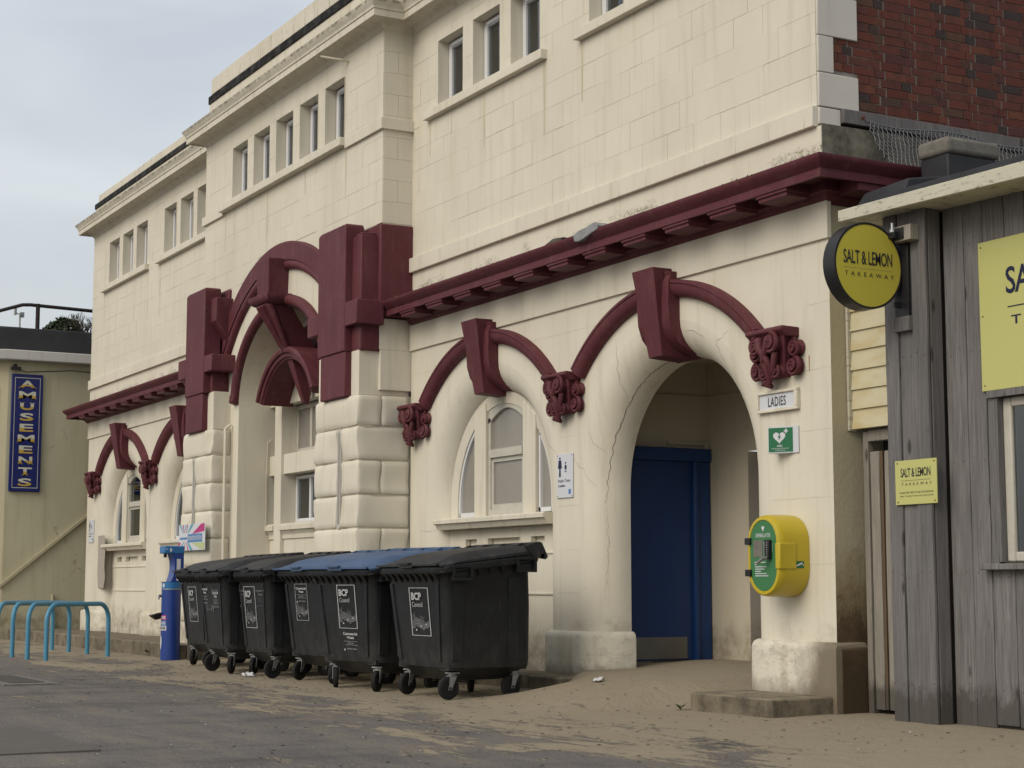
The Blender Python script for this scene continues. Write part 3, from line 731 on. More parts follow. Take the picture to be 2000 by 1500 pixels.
# ---- lower wings: wall with two round-cornered arches each
AC, ARo, ARi, AZ, FD = (-16.53, -13.08, -30.30, -26.85), 1.50, 1.165, 1.985, .34
def lower_wing(x0, x1, centres, zb=.1, zt=4.3):
    m = MB(); n = 40
    x = x0
    for c in sorted(centres):
        m.add([(x, 0, zb), (c-ARo, 0, zb), (c-ARo, 0, zt), (x, 0, zt)], [(0, 1, 2, 3)])
        pts = [(c-ARo*math.cos(math.pi*i/n), AZ+ARo*math.sin(math.pi*i/n)) for i in range(n+1)]
        for i in range(n):
            m.add([(pts[i][0], 0, pts[i][1]), (pts[i+1][0], 0, pts[i+1][1]), (pts[i+1][0], 0, zt), (pts[i][0], 0, zt)], [(0, 1, 2, 3)])
        # fillet and soffit swept round legs + arch
        prof = [(ARo-(ARo-ARi)*math.sin(a), FD-FD*math.cos(a)) for a in [math.pi/2*k/8 for k in range(9)]]+[(ARi, .37)]
        stations = [('L', zb), ('L', AZ)]+[('A', math.pi*i/n) for i in range(1, n)]+[('Rr', AZ), ('Rr', zb)]
        rr = []
        for k, v in stations:
            if k == 'L': rr.append([(c-r, y, v) for r, y in prof])
            elif k == 'Rr': rr.append([(c+r, y, v) for r, y in prof])
            else: rr.append([(c-r*math.cos(v), y, AZ+r*math.sin(v)) for r, y in prof])
        m.rings(rr, closed=False, cap=False)
        x = c+ARo
    m.add([(x, 0, zb), (x1, 0, zb), (x1, 0, zt), (x, 0, zt)], [(0, 1, 2, 3)])
    return m.build('lower_wall', 'cream', bld, smooth=40)
lower_wing(CRT, XR, AC[:2]); lower_wing(XL, CL, AC[2:])
# frieze: face above the line sits 25 mm proud
m = MB()
m.box(CRT, XR+.02, -.028, .02, 3.836, 4.15); m.box(XL-.02, CL, -.028, .02, 3.836, 4.15); m.build('frieze', 'cream', bld, smooth=0, bev=.006, split=True)
# building end walls
m = MB(); m.add([(XR, 0, .05), (XR, 1.4, .05), (XR, 1.4, 4.2), (XR, 0, 4.2)], [(0, 1, 2, 3)]); m.build('end_wall', 'sidestain', bld, smooth=0)
m = MB(); m.box(XL, XL+.05, 0.005, 9, .1, 8); m.build('end_wall', 'cream', bld, smooth=0)
# plinths
def plinth(x0, x1, left_round, right_round, z0, z1=.63):
    """pad around a pier foot; rounded jamb ends follow the fillet"""
    off = .065; pl = []
    def fil(c, side):
        pts = []
        for k in range(9):
            a = math.pi/2*k/8; r = ARo-off-(ARo-ARi)*math.sin(a); y = FD-(FD+off)*math.cos(a)
            pts.append((c+side*r, y))
        return pts
    pts = []
    if left_round is not None: pts += [(left_round+ARi-off, .38)]+list(reversed(fil(left_round, 1)))
    else: pts += [(x0, .02), (x0, -off)]
    if right_round is not None: pts += fil(right_round, -1)+[(right_round-ARi+off, .38)]
    else: pts += [(x1+off, -off), (x1+off, .26)]
    m = MB()
    prof = [(0, z0), (0, z1-.07), (.008, z1-.035), (.025, z1-.012), (.05, z1), (.10, z1)]
    c = Vector((sum(p[0] for p in pts)/len(pts), .3))
    rr = []
    for i, p in enumerate(pts):
        a = Vector(pts[max(i-1, 0)]); b = Vector(pts[min(i+1, len(pts)-1)]); d = (b-a).normalized(); nrm = Vector((d.y, -d.x))
        rr.append([(p[0]-nrm.x*q, p[1]-nrm.y*q, z) for q, z in prof])
    m.rings(rr, closed=False, cap=False)
    return m.build('plinth', 'plinth', bld, smooth=50)
plinth(0, 0, AC[0], AC[1], .05); plinth(0, XR, AC[1], None, .05)
plinth(CRT, 0, None, AC[0], .1); plinth(XL, 0, None, AC[2], .15); plinth(0, 0, AC[2], AC[3], .15)
boxpart('plinth', 'plinth', bld, (XL-.06, XL+.02, -.065, .6, .1, .62), bev=.03)
# end face plinth beside the timber gate
boxpart('plinth', 'sidestain', bld, (XR-.01, XR+.068, -.03, .27, .0, .6), bev=.03)

# ---- long cracks in the render of the porch arch: shallow dark-filled strips lying on the curved surface
def crack(c, pts, wd, seed):
    """pts: (theta deg from left springing round the arch, fillet angle deg); theta < 0 runs down the leg in metres*100"""
    rr = random.Random(seed); dense = []
    for (t0, a0), (t1, a1) in zip(pts[:-1], pts[1:]):
        n = max(3, int(abs(t1-t0)/2.2+abs(a1-a0)/5))
        for i in range(n): dense.append((t0+(t1-t0)*i/n+rr.uniform(-.5, .5), a0+(a1-a0)*i/n+rr.uniform(-2.2, 2.2)))
    dense.append(pts[-1]); P_ = []
    def surf(t, a, lift=.0015):
        if a < 0: r, y, nr, ny = ARo-a*.006, 0, 0, -1          # on the flat face, a = -degrees -> 6 mm each
        else:
            aa = rad(min(a, 90)); r, y = ARo-(ARo-ARi)*math.sin(aa), FD-FD*math.cos(aa); nr, ny = -math.sin(aa), -math.cos(aa)
        r += nr*lift; y += ny*lift
        if t < 0: return Vector((c-r, y, AZ+t/100))
        return Vector((c-r*math.cos(rad(t)), y, AZ+r*math.sin(rad(t))))
    m = MB(); L_ = []
    for i, (t, a) in enumerate(dense):
        w = .62*wd*(.35+.65*math.sin(math.pi*min(1, (i+.5)/len(dense))))*rr.uniform(.6, 1.3)
        p = surf(t, a); q = surf(*dense[min(i+1, len(dense)-1)]) if i < len(dense)-1 else p+(p-surf(*dense[i-1]))
        d = (q-p).normalized(); nv = (surf(t, a, .02)-p).normalized(); sd_ = d.cross(nv)*w; L_.append((p-sd_, p+sd_))
    m.rings([[tuple(x), tuple(y)] for x, y in L_], closed=False, cap=False); m.build('crack', 'crackdark', bld, smooth=0)
for c_, pts_, w_, s_ in (
    (AC[1], [(97, 82), (85, 70), (70, 68), (52, 62), (36, 62), (20, 58), (6, 56), (-12, 52)], .0055, 1),
    (AC[1], [(60, -25), (56, 10), (48, 45), (42, 66)], .0022, 2), (AC[1], [(-15, 54), (-60, 56), (-110, 48)], .0018, 3),
    (AC[1], [(128, -18), (124, 10), (131, 30), (137, 48), (146, 62)], .0028, 4), (AC[1], [(137, 48), (150, 30), (158, 22)], .0022, 5),
    (AC[1], [(103, 18), (108, 12), (116, 16)], .0022, 6), (AC[1], [(24, 5), (20, 25), (17, 50)], .0022, 7),
    (AC[0], [(165, -10), (158, 20), (150, 35)], .002, 8), (AC[0], [(5, 74), (-20, 72), (-50, 80)], .0025, 9), (AC[0], [(-28, -30), (-30, 10), (-27, 40)], .0018, 10),
    (AC[1], [(12, -30), (8, 10), (2, 35)], .002, 11)): crack(c_, pts_, w_, s_)
# ---- maroon roll arches, keystones, brackets
def roll(c):
    m = MB(); R0 = 2.04; a0, a1 = rad(44.5), rad(180-44.5)
    sec = [(R0-.08, .02), (R0-.08, -.03), (R0-.068, -.062), (R0-.04, -.088), (R0-.005, -.103), (R0+.03, -.108), (R0+.036, -.092), (R0+.042, -.092), (R0+.046, -.104), (R0+.072, -.104), (R0+.078, -.09), (R0+.08, .02)]
    ringsweep(m, c, 1.72, sec, a0, a1, 44)
    return m.build('arch_moulding', 'maroon', bld, smooth=40)
def keystone(c):
    m = MB(); wt, wb = .175, .11
    m.hexa([(c-wb, -.10, 3.14), (c+wb, -.10, 3.14), (c+wb, .22, 3.12), (c-wb, .22, 3.12)], [(c-wt, -.24, 3.94), (c+wt, -.24, 3.94), (c+wt, .0, 3.94), (c-wt, .0, 3.94)])
    k = m.build('keystone', 'maroon', bld, bev=.008)
    # scrolled side bands (profile in YZ)
    m = MB()
    prof = [(-.115, 3.90), (-.10, 3.86), (-.125, 3.80), (-.13, 3.6), (-.12, 3.45), (-.08, 3.33), (-.0, 3.24), (.10, 3.18), (.24, 3.15), (.30, 3.13), (.30, 3.2), (.12, 3.25), (.03, 3.5), (.0, 3.90)]
    m.poly_x([(y, z) for y, z in prof], c-.255, c+.255)
    m.build('keystone_flank', 'maroon', bld, smooth=35, bev=.006)
def volute(m, x, z, r, y, depth, hand=1, turns=2.2):
    """raised spiral"""
    pts = []; n = 34
    for i in range(n+1):
        t = i/n; a = hand*(t*turns*2*math.pi)+math.pi/2; rr = r*(1-t*.86)
        pts.append((x+rr*math.cos(a), y-depth*(.35+.65*t), z+rr*math.sin(a)))
    m.tube(pts, [max(.006, .26*r*(1-.55*i/n)) for i in range(n+1)], 6)
    m.tube([(x, y+.02, z), (x, y-depth*.9, z)], [r*.95, r*.35], 14)
def bracket(c, zt=3.17):
    b = MB(); w0, w1 = .245, .13
    b.poly_x([(.02, zt), (-.18, zt+.005), (-.19, zt-.03), (-.16, zt-.05), (-.13, zt-.085), (.02, zt-.085)], c-w0, c+w0)
    b.hexa([(c-w1, -.06, zt-.40), (c+w1, -.06, zt-.40), (c+w1, .02, zt-.40), (c-w1, .02, zt-.40)], [(c-w0+.03, -.14, zt-.07), (c+w0-.03, -.14, zt-.07), (c+w0-.03, .02, zt-.07), (c-w0+.03, .02, zt-.07)])
    o = b.build('bracket', 'maroon', bld, bev=.012)
    m = MB()
    volute(m, c-.12, zt-.135, .075, -.15, .05, 1); volute(m, c+.09, zt-.125, .088, -.15, .06, -1)
    volute(m, c-.09, zt-.355, .062, -.09, .05, -1); volute(m, c+.075, zt-.345, .068, -.09, .05, 1)
    for s in (-1, 1):
        volute(m, c+s*(w0+.015), zt-.175, .074, -.03, .07, s); volute(m, c+s*(w0-.005), zt-.325, .080, -.03, .07, -s)
    for s in (-1, 1): m.tube([(c+s*.07, -.17, zt-.08), (c+s*.05, -.19, zt-.16), (c-s*.02, -.17, zt-.25), (c-s*.05, -.14, zt-.33), (c+s*.01, -.10, zt-.41)], [.040, .034, .028, .026, .02], 8)
    m.tube([(c+.12, -.15, zt-.20), (c+.10, -.15, zt-.27), (c+.06, -.13, zt-.36)], [.03, .028, .02], 8)
    m.tube([(c-.02, -.12, zt-.20), (c-.01, -.15, zt-.30), (c-.02, -.10, zt-.44)], [.03, .036, .022], 8)
    m.tube([(c-.08, -.07, zt-.38), (c-.09, -.09, zt-.44), (c-.05, -.05, zt-.475)], [.04, .045, .015], 8)
    m.build('scroll_carving', 'maroon', o, smooth=60)
for c in AC: roll(c); keystone(c)
for c in (-18.22, -14.80, -11.36, -32.02, -28.58, -25.16): bracket(c)

LPX = -13.97
# ---- main maroon cornice
cprof = [(-.02, 4.06), (.0, 4.11), (.012, 4.11), (.02, 4.135), (.06, 4.16), (.075, 4.19), (.105, 4.20), (.105, 4.285), (.33, 4.285), (.33, 4.232), (.355, 4.232), (.355, 4.285), (.348, 4.29), (.348, 4.302), (.36, 4.31), (.375, 4.33), (.41, 4.36), (.42, 4.385), (.42, 4.40), (-.02, 4.43)]
cornice('main_cornice', 'maroon', bld, [(CRT+.04, 0), (XR, 0), (XR, 1.6)], cprof)
cornice('main_cornice', 'maroon', bld, [(XL, 1.0), (XL, 0), (CL-.1, 0)], cprof)
# soffit lining with algae
m = MB(); m.box(CRT+.05, XR+.10, -.332, -.102, 4.280, 4.29); m.box(XL-.10, CL-.1, -.332, -.102, 4.280, 4.29); m.build('soffit', 'soffit', bld, smooth=0, split=True)
def modillion(x, y=None):
    m = MB()
    m.box(x-.185, x+.185, -.330, -.098, 4.172, 4.279); m.box(x-.20, x+.20, -.345, -.097, 4.205, 4.2795)
    m.build('cornice_bracket', 'maroon', bld, bev=.004)
x = -17.86
while x < -10.9: modillion(x); x += .685
x = -31.98
while x < -25.2: modillion(x); x += .685
m = MB(); m.box(-10.62, -10.385, .04, .42, 4.172, 4.279); m.build('cornice_bracket', 'maroon', bld)
# broken, lead-patched stretch on the cornice edge
m = MB(); m.poly_y([(LPX, 4.335), (LPX+.10, 4.325), (LPX+.28, 4.36), (LPX+.42, 4.385), (LPX+.43, 4.425), (LPX+.36, 4.462), (LPX+.22, 4.44), (LPX+.08, 4.43), (LPX-.02, 4.40)], -.426, -.25); m.build('lead_patch', 'lead', bld, bev=.006)
m = MB(); m.poly_y([(LPX-.62, 4.41), (LPX-.3, 4.40), (LPX-.25, 4.43), (LPX-.45, 4.45)], -.40, -.3); m.build('broken_edge', 'stain', bld, bev=.006)
rm = random.Random(8); m = MB()
for k in range(420):
    x_ = rm.uniform(CRT, -10.5) if k < 330 else rm.uniform(-33, -25); cl_ = math.sin(x_*3.1)+math.sin(x_*7.7+1)
    if cl_ < -.1: continue
    s_ = rm.uniform(.006, .022); y_ = -.405+rm.uniform(0, .12); z_ = 4.402+(.405+y_)*.06
    m.add([(x_-s_, y_, z_-.004), (x_, y_-s_*.8, z_-.004), (x_+s_, y_, z_-.004), (x_, y_+s_*.8, z_-.004), (x_+rm.uniform(-.3, .3)*s_, y_, z_+s_*rm.uniform(.5, 1.2))], [(0, 1, 4), (1, 2, 4), (2, 3, 4), (3, 0, 4)])
o = m.build('moss', 'moss', bld, smooth=0); o['kind'] = 'stuff'

# ---- rusticated piers
def pier(c, mirror):
    s = -1 if mirror else 1                     # s=+1: outer side towards +X
    X = lambda d: c+s*d                          # d from pier centre, outer side positive
    def bx(m, d0, d1, y0, y1, z0, z1): m.box(X(d0), X(d1), y0, y1, z0, z1)
    hw = .655
    # core
    m = MB(); bx(m, -hw+.018, hw-.018, -.655, .02, .1, 3.3); m.build('pier_core', 'joint', bld, smooth=0)
    zs = [3.30, 2.93, 2.53, 2.13, 1.74, 1.35, .95, .55, .16]
    for i in range(len(zs)-1):
        z1, z0 = zs[i], zs[i+1]; hz = (z1-z0)/2; cz = (z0+z1)/2
        slit = i in (1, 2, 3)
        def blk(d0, d1, y0, y1):
            cx = (X(d0)+X(d1))/2
            pillow(cx, (y0+y1)/2, cz, abs(d1-d0)/2, (y1-y0)/2, hz, .042, seed=i*7+int(d0*10), amp=.026).build('rusticated_stone', 'cream', bld, smooth=60, loc=(cx, (y0+y1)/2, cz))
        # positions measured so that the slit sits at d = +.12
        y0 = -.685
        if slit:
            blk(-hw, .06, y0, -.2); blk(.175, hw, y0, -.38 if i % 2 == 0 else -.0)
            if i % 2 == 0: blk(hw-.5, hw-.002, -.38, -.0)
        elif i == 0 or i % 2 == 0:
            blk(-hw, hw-.0, y0, -.38); blk(hw-.4, hw, -.38, .0)
        else:
            blk(-hw, .0, y0, -.2); blk(.0, hw, y0, .0)
    # slit window
    m = MB(); xa, xb = sorted((X(.068), X(.168))); m.box(xa+.0, xb-.0, -.680, -.585, 1.74, 2.93)
    m.build('slit_window', 'oldwhite', bld, smooth=0)
    m = MB(); m.box(xa+.03, xb-.025, -.684, -.67, 1.8, 2.88); m.build('slit_pane', 'frost', bld, smooth=0)
    # smooth shaft
    m = MB(); bx(m, -hw+.05, hw-.045, -.65, .0, 3.3, 3.84); m.build('pier_shaft', 'cream', bld, bev=.006, smooth=0)
    m = MB(); bx(m, -.1, hw+.008, -.40, .02, 3.36, 3.835); bx(m, -.1, hw-.005, -.425, .02, 3.838, 4.215); m.build('pier_shoulder', 'cream', bld, bev=.006, smooth=0)
    # maroon cross
    m = MB(); bx(m, -.43, .40, -.75, -.5, 3.83, 5.335)
    m.hexa([(X(-.43), -.75, 5.335), (X(.40), -.75, 5.335), (X(.40), -.5, 5.335), (X(-.43), -.5, 5.335)][::(1 if s > 0 else -1)], [(X(-.39), -.72, 5.375), (X(.36), -.72, 5.375), (X(.36), -.5, 5.375), (X(-.39), -.5, 5.375)][::(1 if s > 0 else -1)])
    bx(m, -.77, -.43, -.748, -.38, 4.12, 4.36); bx(m, .40, .745, -.748, -.39, 4.12, 4.41);
    m.build('maroon_cross', 'maroon', bld, bev=.012)
    m = MB(); bx(m, -.36, .39, -.735, -.5, 3.29, 3.829); m.build('maroon_pendant', 'maroon', bld, bev=.012)
    m = MB(); bx(m, -.36, .65, -.652, -.4, 3.82, 5.20); bx(m, -.52, -.36, -.650, -.4, 3.82, 4.12)
    q0, q1 = sorted((X(-.66), X(-.36))); m.hexa([(q0, -.655, 4.86), (q1, -.655, 4.86), (q1, -.4, 4.50), (q0, -.4, 4.50)], [(q0, -.655, 5.20), (q1, -.655, 5.20), (q1, -.4, 5.20), (q0, -.4, 5.20)])
    m.box(*sorted((X(-.34), X(.60))), -.62, -.4, 5.20, 5.24); m.build('cross_backing', 'maroon', bld, bev=.012)
    m = MB(); bx(m, -.56, hw+.055, -.435, .03, 4.23, 5.345); m.build('cross_shoulder', 'maroon', bld, bev=.02)
pier(-19.125, False); pier(-24.255, True)

# ---- the portal: hood, roll, canopy, console
m = MB(); n = 56
sec = [(2.75, -.36), (2.75, -.47), (2.98, -.47), (3.0, -.455), (3.0, -.36)]
ringsweep(m, CM, 2.66, sec, rad(38), rad(142), n); m.build('portal_hood', 'maroon', bld, smooth=35)
m = MB(); sec = [(2.755, -.37)]+[(2.695+.068*math.cos(t), -.41+.06*math.sin(t)) for t in [2*math.pi-math.pi*k/8 for k in range(9)]]+[(2.63, -.37)]
ringsweep(m, CM, 2.66, sec, rad(38), rad(142), n); m.build('portal_roll', 'maroon', bld, smooth=40)
m = MB(); rr = []
for i in range(57):
    a = rad(6)+rad(168)*i/56
    ca, sa = math.cos(a), math.sin(a)
    rr.append([(CM+(RA+.075+.075*math.cos(t))*ca, YC-.03+.075*math.sin(t), RZ+(RB+.075+.075*math.cos(t))*sa) for t in [2*math.pi*k/12 for k in range(12)]])
m.rings(rr); m.build('inner_roll', 'maroon', bld, smooth=60)
for s in (-1, 1):
    m = MB(); m.hexa([(CM+s*RA-(0 if s > 0 else .17), YC-.1, 3.66), (CM+s*RA+(.17 if s > 0 else 0), YC-.1, 3.66), (CM+s*RA+(.17 if s > 0 else 0), YC+.01, 3.62), (CM+s*RA-(0 if s > 0 else .17), YC+.01, 3.62)],
             [(CM+s*RA-(0 if s > 0 else .16), YC-.09, 3.78), (CM+s*RA+(.16 if s > 0 else 0), YC-.09, 3.78), (CM+s*RA+(.16 if s > 0 else 0), YC+.01, 3.78), (CM+s*RA-(0 if s > 0 else .16), YC+.01, 3.78)])
    m.build('roll_stop', 'maroon', bld, bev=.02)
# block and raking console
m = MB(); m.hexa([(CM-.21, -.66, 4.92), (CM+.21, -.66, 4.92), (CM+.21, -.38, 4.92), (CM-.21, -.38, 4.92)], [(CM-.25, -.69, 5.42), (CM+.25, -.69, 5.42), (CM+.25, -.38, 5.42), (CM-.25, -.38, 5.42)])
m.build('hood_block', 'maroon', bld, bev=.01)
m = MB()
capp = [(-.0, 4.80), (.06, 4.82), (.10, 4.85), (.12, 4.89), (.12, 4.93), (0, 4.945)]
m.rings(sweep([(CM-.25, -.38), (CM-.25, -.62), (CM+.25, -.62), (CM+.25, -.38)], capp)); m.box(CM-.25, CM+.25, -.62, -.38, 4.80, 4.94); m.build('console_cap', 'maroon', bld, smooth=40)
m = MB(); m.hexa([(CM-.10, -.34, 4.2), (CM+.10, -.34, 4.2), (CM+.12, .1, 4.2), (CM-.12, .1, 4.2)], [(CM-.20, -.68, 4.81), (CM+.20, -.68, 4.81), (CM+.20, -.34, 4.81), (CM-.20, -.34, 4.81)])
m.tube([(CM, -.68, 4.80), (CM, -.33, 4.2)], [.09, .045], 10); m.tube([(CM+.2, -.64, 4.80), (CM+.11, -.32, 4.2)], [.05, .03], 8)
m.build('console', 'maroon', bld, bev=.01)
m = MB(); sec = [(1.0, .14), (1.0, -.30), (1.02, -.30), (1.03, -.33), (1.08, -.335), (1.085, -.365), (1.12, -.375), (1.16, -.36), (1.165, -.30), (1.165, .14)]
ringsweep(m, CM, 3.10, sec, rad(27), rad(153), 48); m.build('canopy', 'maroon', bld, smooth=30)
m = MB(); m.hexa([(CM-.045, -.07, 3.52), (CM+.045, -.07, 3.52), (CM+.045, .0, 3.50), (CM-.045, .0, 3.50)], [(CM-.09, -.28, 4.12), (CM+.09, -.28, 4.12), (CM+.09, .12, 4.12), (CM-.09, .12, 4.12)]); m.build('pendant_wedge', 'maroon', bld, bev=.006)
# tympanum
for nm_, dr_, ya_, yb_, mt_ in (('tympanum_wall', .005, .16, .22, 'cream'), ('tympanum', .20, .10, .158, 'maroon')):
    m = MB(); pts = [(CM+(RA-dr_)*math.cos(a), RZ+(RB-dr_*.7)*math.sin(a)) for a in [math.pi*i/32 for i in range(33)]]
    m.poly_y([(x, max(z, RZ+.001)) for x, z in pts], ya_, yb_)
    m.build(nm_, mt_, bld, smooth=0)
# window wall in the recess
m = MB(); Y = .085
wx = [CM-RA, CM-RA+.30, CM-RA+.55, CM+RA-.55, CM+RA-.30, CM+RA]
m.box(CM-RA, CM+RA, Y, .2, 3.60, 3.95); m.box(CM-RA+.3, CM+RA-.3, Y-.0, .2, 3.95, 4.1)
for a, b in ((1, 2), (3, 4)): m.box(wx[a], wx[b], Y-.04, .3, .1, 3.598)
for a, b in ((0, 1), (2, 3), (4, 5)):
    m.box(wx[a], wx[b], Y, .33, 2.62, 2.90); m.box(wx[a], wx[b], Y+.02, .33, .1, 1.72)
m.build('window_wall', 'cream', bld, bev=.008, smooth=0, split=True)
for a, b in ((0, 1), (2, 3), (4, 5)):
    m = MB(); m.poly_x([(.33, 1.93), (Y-.02, 1.93), (Y-.06, 1.90), (Y-.06, 1.84), (Y-.03, 1.83), (Y-.0, 1.78), (Y-.0, 1.72), (.33, 1.72)], wx[a]+.002, wx[b]-.002); m.build('window_sill', 'creamtop', bld, smooth=0)
    bars = ((wx[2]+wx[3])/2,) if a == 2 else ()
    if a == 2: bars = tuple(wx[2]+(wx[3]-wx[2])*k/4 for k in (1, 2, 3))
    window(wx[a]+.004, wx[b]-.004, 1.95, 2.60, .27, curt=.99, bars=bars, vent=(a == 2), fw=.05)
    window(wx[a]+.004, wx[b]-.004, 2.92, 3.59, .27, curt=0, bars=bars, vent=False, fw=.06, frame='oldwhite', pane='frost')
# rainwater pipe and cable
part('downpipe', 'cream', bld, lambda m: (m.tube([(-23.55, -.50, .3), (-23.55, -.50, 3.3), (-23.55, -.42, 3.36)], .022, 8)))
m = MB(); m.tube([(CM-RA+.03, .02, 1.8), (CM-RA+.02, .04, 2.2), (CM-RA+.025, .03, 2.6), (CM-RA+.02, .05, 3.1), (CM-RA+.06, .1, 3.15)], .008, 6); m.build('cable', 'creamtop', bld)

# ---- arched windows of the wings
def arched_window(c, glass='frost'):
    y = .20; zs, zc = 1.80, AZ; cw = c+.07
    # sill
    m = MB(); m.poly_x([(.3, 1.82), (-.01, 1.82), (-.03, 1.805), (-.03, 1.765), (.0, 1.755), (.03, 1.70), (.3, 1.70)], c-1.26, c+1.26); m.build('window_sill', 'creamtop', bld, smooth=0)
    # panel below with three slots
    m = MB(); hs = [(c-.83, c-.56, 1.50, 1.585), (c-.30, c+.42, 1.50, 1.585), (c+.66, c+.95, 1.50, 1.585)]
    wall_with_holes(m, c-1.24, c+1.24, .1, 1.72, .17, hs, .06); m.box(c-1.1, c+1.1, .24, .26, 1.45, 1.62)
    for zz in (.98, 1.40): m.box(c-1.22, c+1.22, .155, .18, zz, zz+.016)
    m.build('spandrel_panel', 'cream', bld, smooth=0)
    # outer frame following the arch
    m = MB(); r0, r1 = ARi-.10, ARi+.03; n = 36
    rr = [[(c-q, yy, 1.82) for q, yy in ((r0, .27), (r0, .19), (r1, .17), (r1, .27))]]+[[(c-q*math.cos(a), yy, zc+q*math.sin(a)) for q, yy in ((r0, .27), (r0, .19), (r1, .17), (r1, .27))] for a in [math.pi*i/n for i in range(n+1)]]+[[(c+q, yy, 1.82) for q, yy in ((r0, .27), (r0, .19), (r1, .17), (r1, .27))]]
    m.rings(rr); m.build('arch_frame', 'creamtop', bld, smooth=30)
    top = lambda x: zc+math.sqrt(max(.0, (ARi-.0)**2-(x-c)**2))
    m = MB()
    for a, b in ((-.69, -.42), (.42, .69)):
        xa, xb = cw+a, cw+b
        m.poly_y([(xa, 1.82), (xb, 1.82), (xb, top(xb)), (xa, top(xa))], .165, .34)
    m.build('mullion', 'creamtop', bld, smooth=0, bev=.01, split=True)
    # centre light
    f = MB(); a, b = cw-.415, cw+.415; tz = 3.05
    hood = [(a+(b-a)*k/12, tz-.15+.15*math.sin(math.pi*k/12)) for k in range(13)]
    f.box(a, a+.05, .20, .27, 1.82, tz-.14); f.box(b-.05, b, .20, .27, 1.82, tz-.14); f.box(a+.05, b-.05, .20, .27, 1.82, 1.90); f.box(a+.05, b-.05, .185, .27, 2.47, 2.56)
    for k in range(12):
        (x0, z0), (x1, z1) = hood[k], hood[k+1]; f.poly_y([(x0, z0-.05), (x1, z1-.05), (x1, z1+.10), (x0, z0+.10)], .2, .27)
    f.box(a+.05, a+.095, .215, .26, 1.90, 2.47); f.box(b-.095, b-.05, .215, .26, 1.90, 2.47); f.box(a+.095, b-.095, .215, .26, 1.90, 1.955); f.box(a+.095, b-.095, .215, .26, 2.42, 2.47)
    fo = f.build('window', 'oldwhite', bld, smooth=0)
    m = MB(); m.poly_y([(a+.04, 1.86), (b-.04, 1.86), (b-.04, tz-.14)]+[(x, z) for x, z in hood[::-1][1:-1]]+[(a+.04, tz-.14)], .236, .244); m.build('pane', glass, fo, smooth=0)
    # side lights
    for s in (-1, 1):
        s0 = .63 if s < 0 else .77; xs = [c+s*(s0+(ARi-.115-s0)*k/8) for k in range(9)]
        if s < 0: xs = xs[::-1]
        r_ = ARi-.10
        pts = [(xs[0], 1.84), (xs[-1], 1.84)]+[(x, zc+math.sqrt(max(0, r_**2-(x-c)**2))) for x in xs[::-1]]
        g = MB(); g.poly_y(pts, .236, .244); side = g.build('side_light', glass, bld, smooth=0)
        e = MB(); q = xs[-1] if s < 0 else xs[0]
        q = c+s*s0; e.box(min(q, q+s*.035), max(q, q+s*.035), .205, .26, 1.84, zc+math.sqrt(r_**2-(s0+.035)**2)); e.box(min(xs[0], xs[-1]), max(xs[0], xs[-1]), .205, .26, 1.84, 1.885)
        rr = [[(c+s*q2*math.cos(a2), yy, zc+q2*math.sin(a2)) for q2, yy in ((r_-.035, .26), (r_-.035, .205), (r_, .205), (r_, .26))] for a2 in [rad(50 if s < 0 else 41)*i/12 for i in range(13)]]
        e.rings(rr); e.box(min(c+s*(r_-.035), c+s*r_), max(c+s*(r_-.035), c+s*r_), .205, .26, 1.84, zc)
        e.build('side_frame', 'white', side, smooth=0)
    boxpart('arch_filler', 'creamtop', bld, (cw-.42, cw+.42, .262, .34, 2.88, 3.16), smooth=0)
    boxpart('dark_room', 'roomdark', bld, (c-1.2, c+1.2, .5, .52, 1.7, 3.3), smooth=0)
arched_window(AC[0]); arched_window(AC[2], 'glass'); arched_window(AC[3], 'glass')

# ---- porch behind the right arch
PX, PY = -14.62, 1.55
m = MB()
m.add([(PX, .2, .2), (PX, PY, .2), (PX, PY, 4.0), (PX, .2, 4.0)], [(0, 1, 2, 3)])                         # left wall, door bay faces +X
m.add([(PX, PY, .2), (-13.92, PY, .2), (-13.92, PY, 4.0), (PX, PY, 4.0)], [(0, 1, 2, 3)])               # back wall
m.add([(-13.92, PY, 2.40), (-11.6, PY, 2.40), (-11.6, PY, 4.0), (-13.92, PY, 4.0)], [(0, 1, 2, 3)])
m.add([(-13.92, PY, .2), (-13.92, PY+.18, .2), (-13.92, PY+.18, 2.40), (-13.92, PY, 2.40)], [(0, 1, 2, 3)])
m.add([(-11.6, .38, .2), (-11.6, PY, .2), (-11.6, PY, 4.0), (-11.6, .38, 4.0)], [(3, 2, 1, 0)])
m.add([(PX, .2, 3.35), (-11.6, .2, 3.35), (-11.6, PY, 3.35), (PX, PY, 3.35)], [(3, 2, 1, 0)])
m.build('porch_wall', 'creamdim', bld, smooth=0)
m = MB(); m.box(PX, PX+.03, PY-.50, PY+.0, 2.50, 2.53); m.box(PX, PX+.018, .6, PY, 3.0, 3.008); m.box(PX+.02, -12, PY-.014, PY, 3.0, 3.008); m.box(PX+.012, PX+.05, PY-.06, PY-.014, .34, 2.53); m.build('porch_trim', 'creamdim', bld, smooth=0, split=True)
d = part('porch_door', 'bluedoor', bld, lambda m: m.box(PX+.005, PX+.05, .58, 1.32, .33, 2.33), bev=.005)
boxpart('kick_plate', 'steel', d, (PX+.051, PX+.055, .62, 1.24, .345, .56), smooth=0)
part('door_frame', 'blueframe', bld, lambda m: (m.box(PX+.002, PX+.10, 1.32, 1.37, .3, 2.33), m.box(PX+.002, PX+.07, 1.37, 1.535, .3, 2.33), m.box(PX+.002, PX+.10, .6, 1.535, 2.33, 2.46)), bev=.008)
m = MB(); m.box(-13.93, -13.1, PY+.181, PY+.22, .3, 2.40); m.build('porch_door', 'bluedoor', bld, smooth=0)
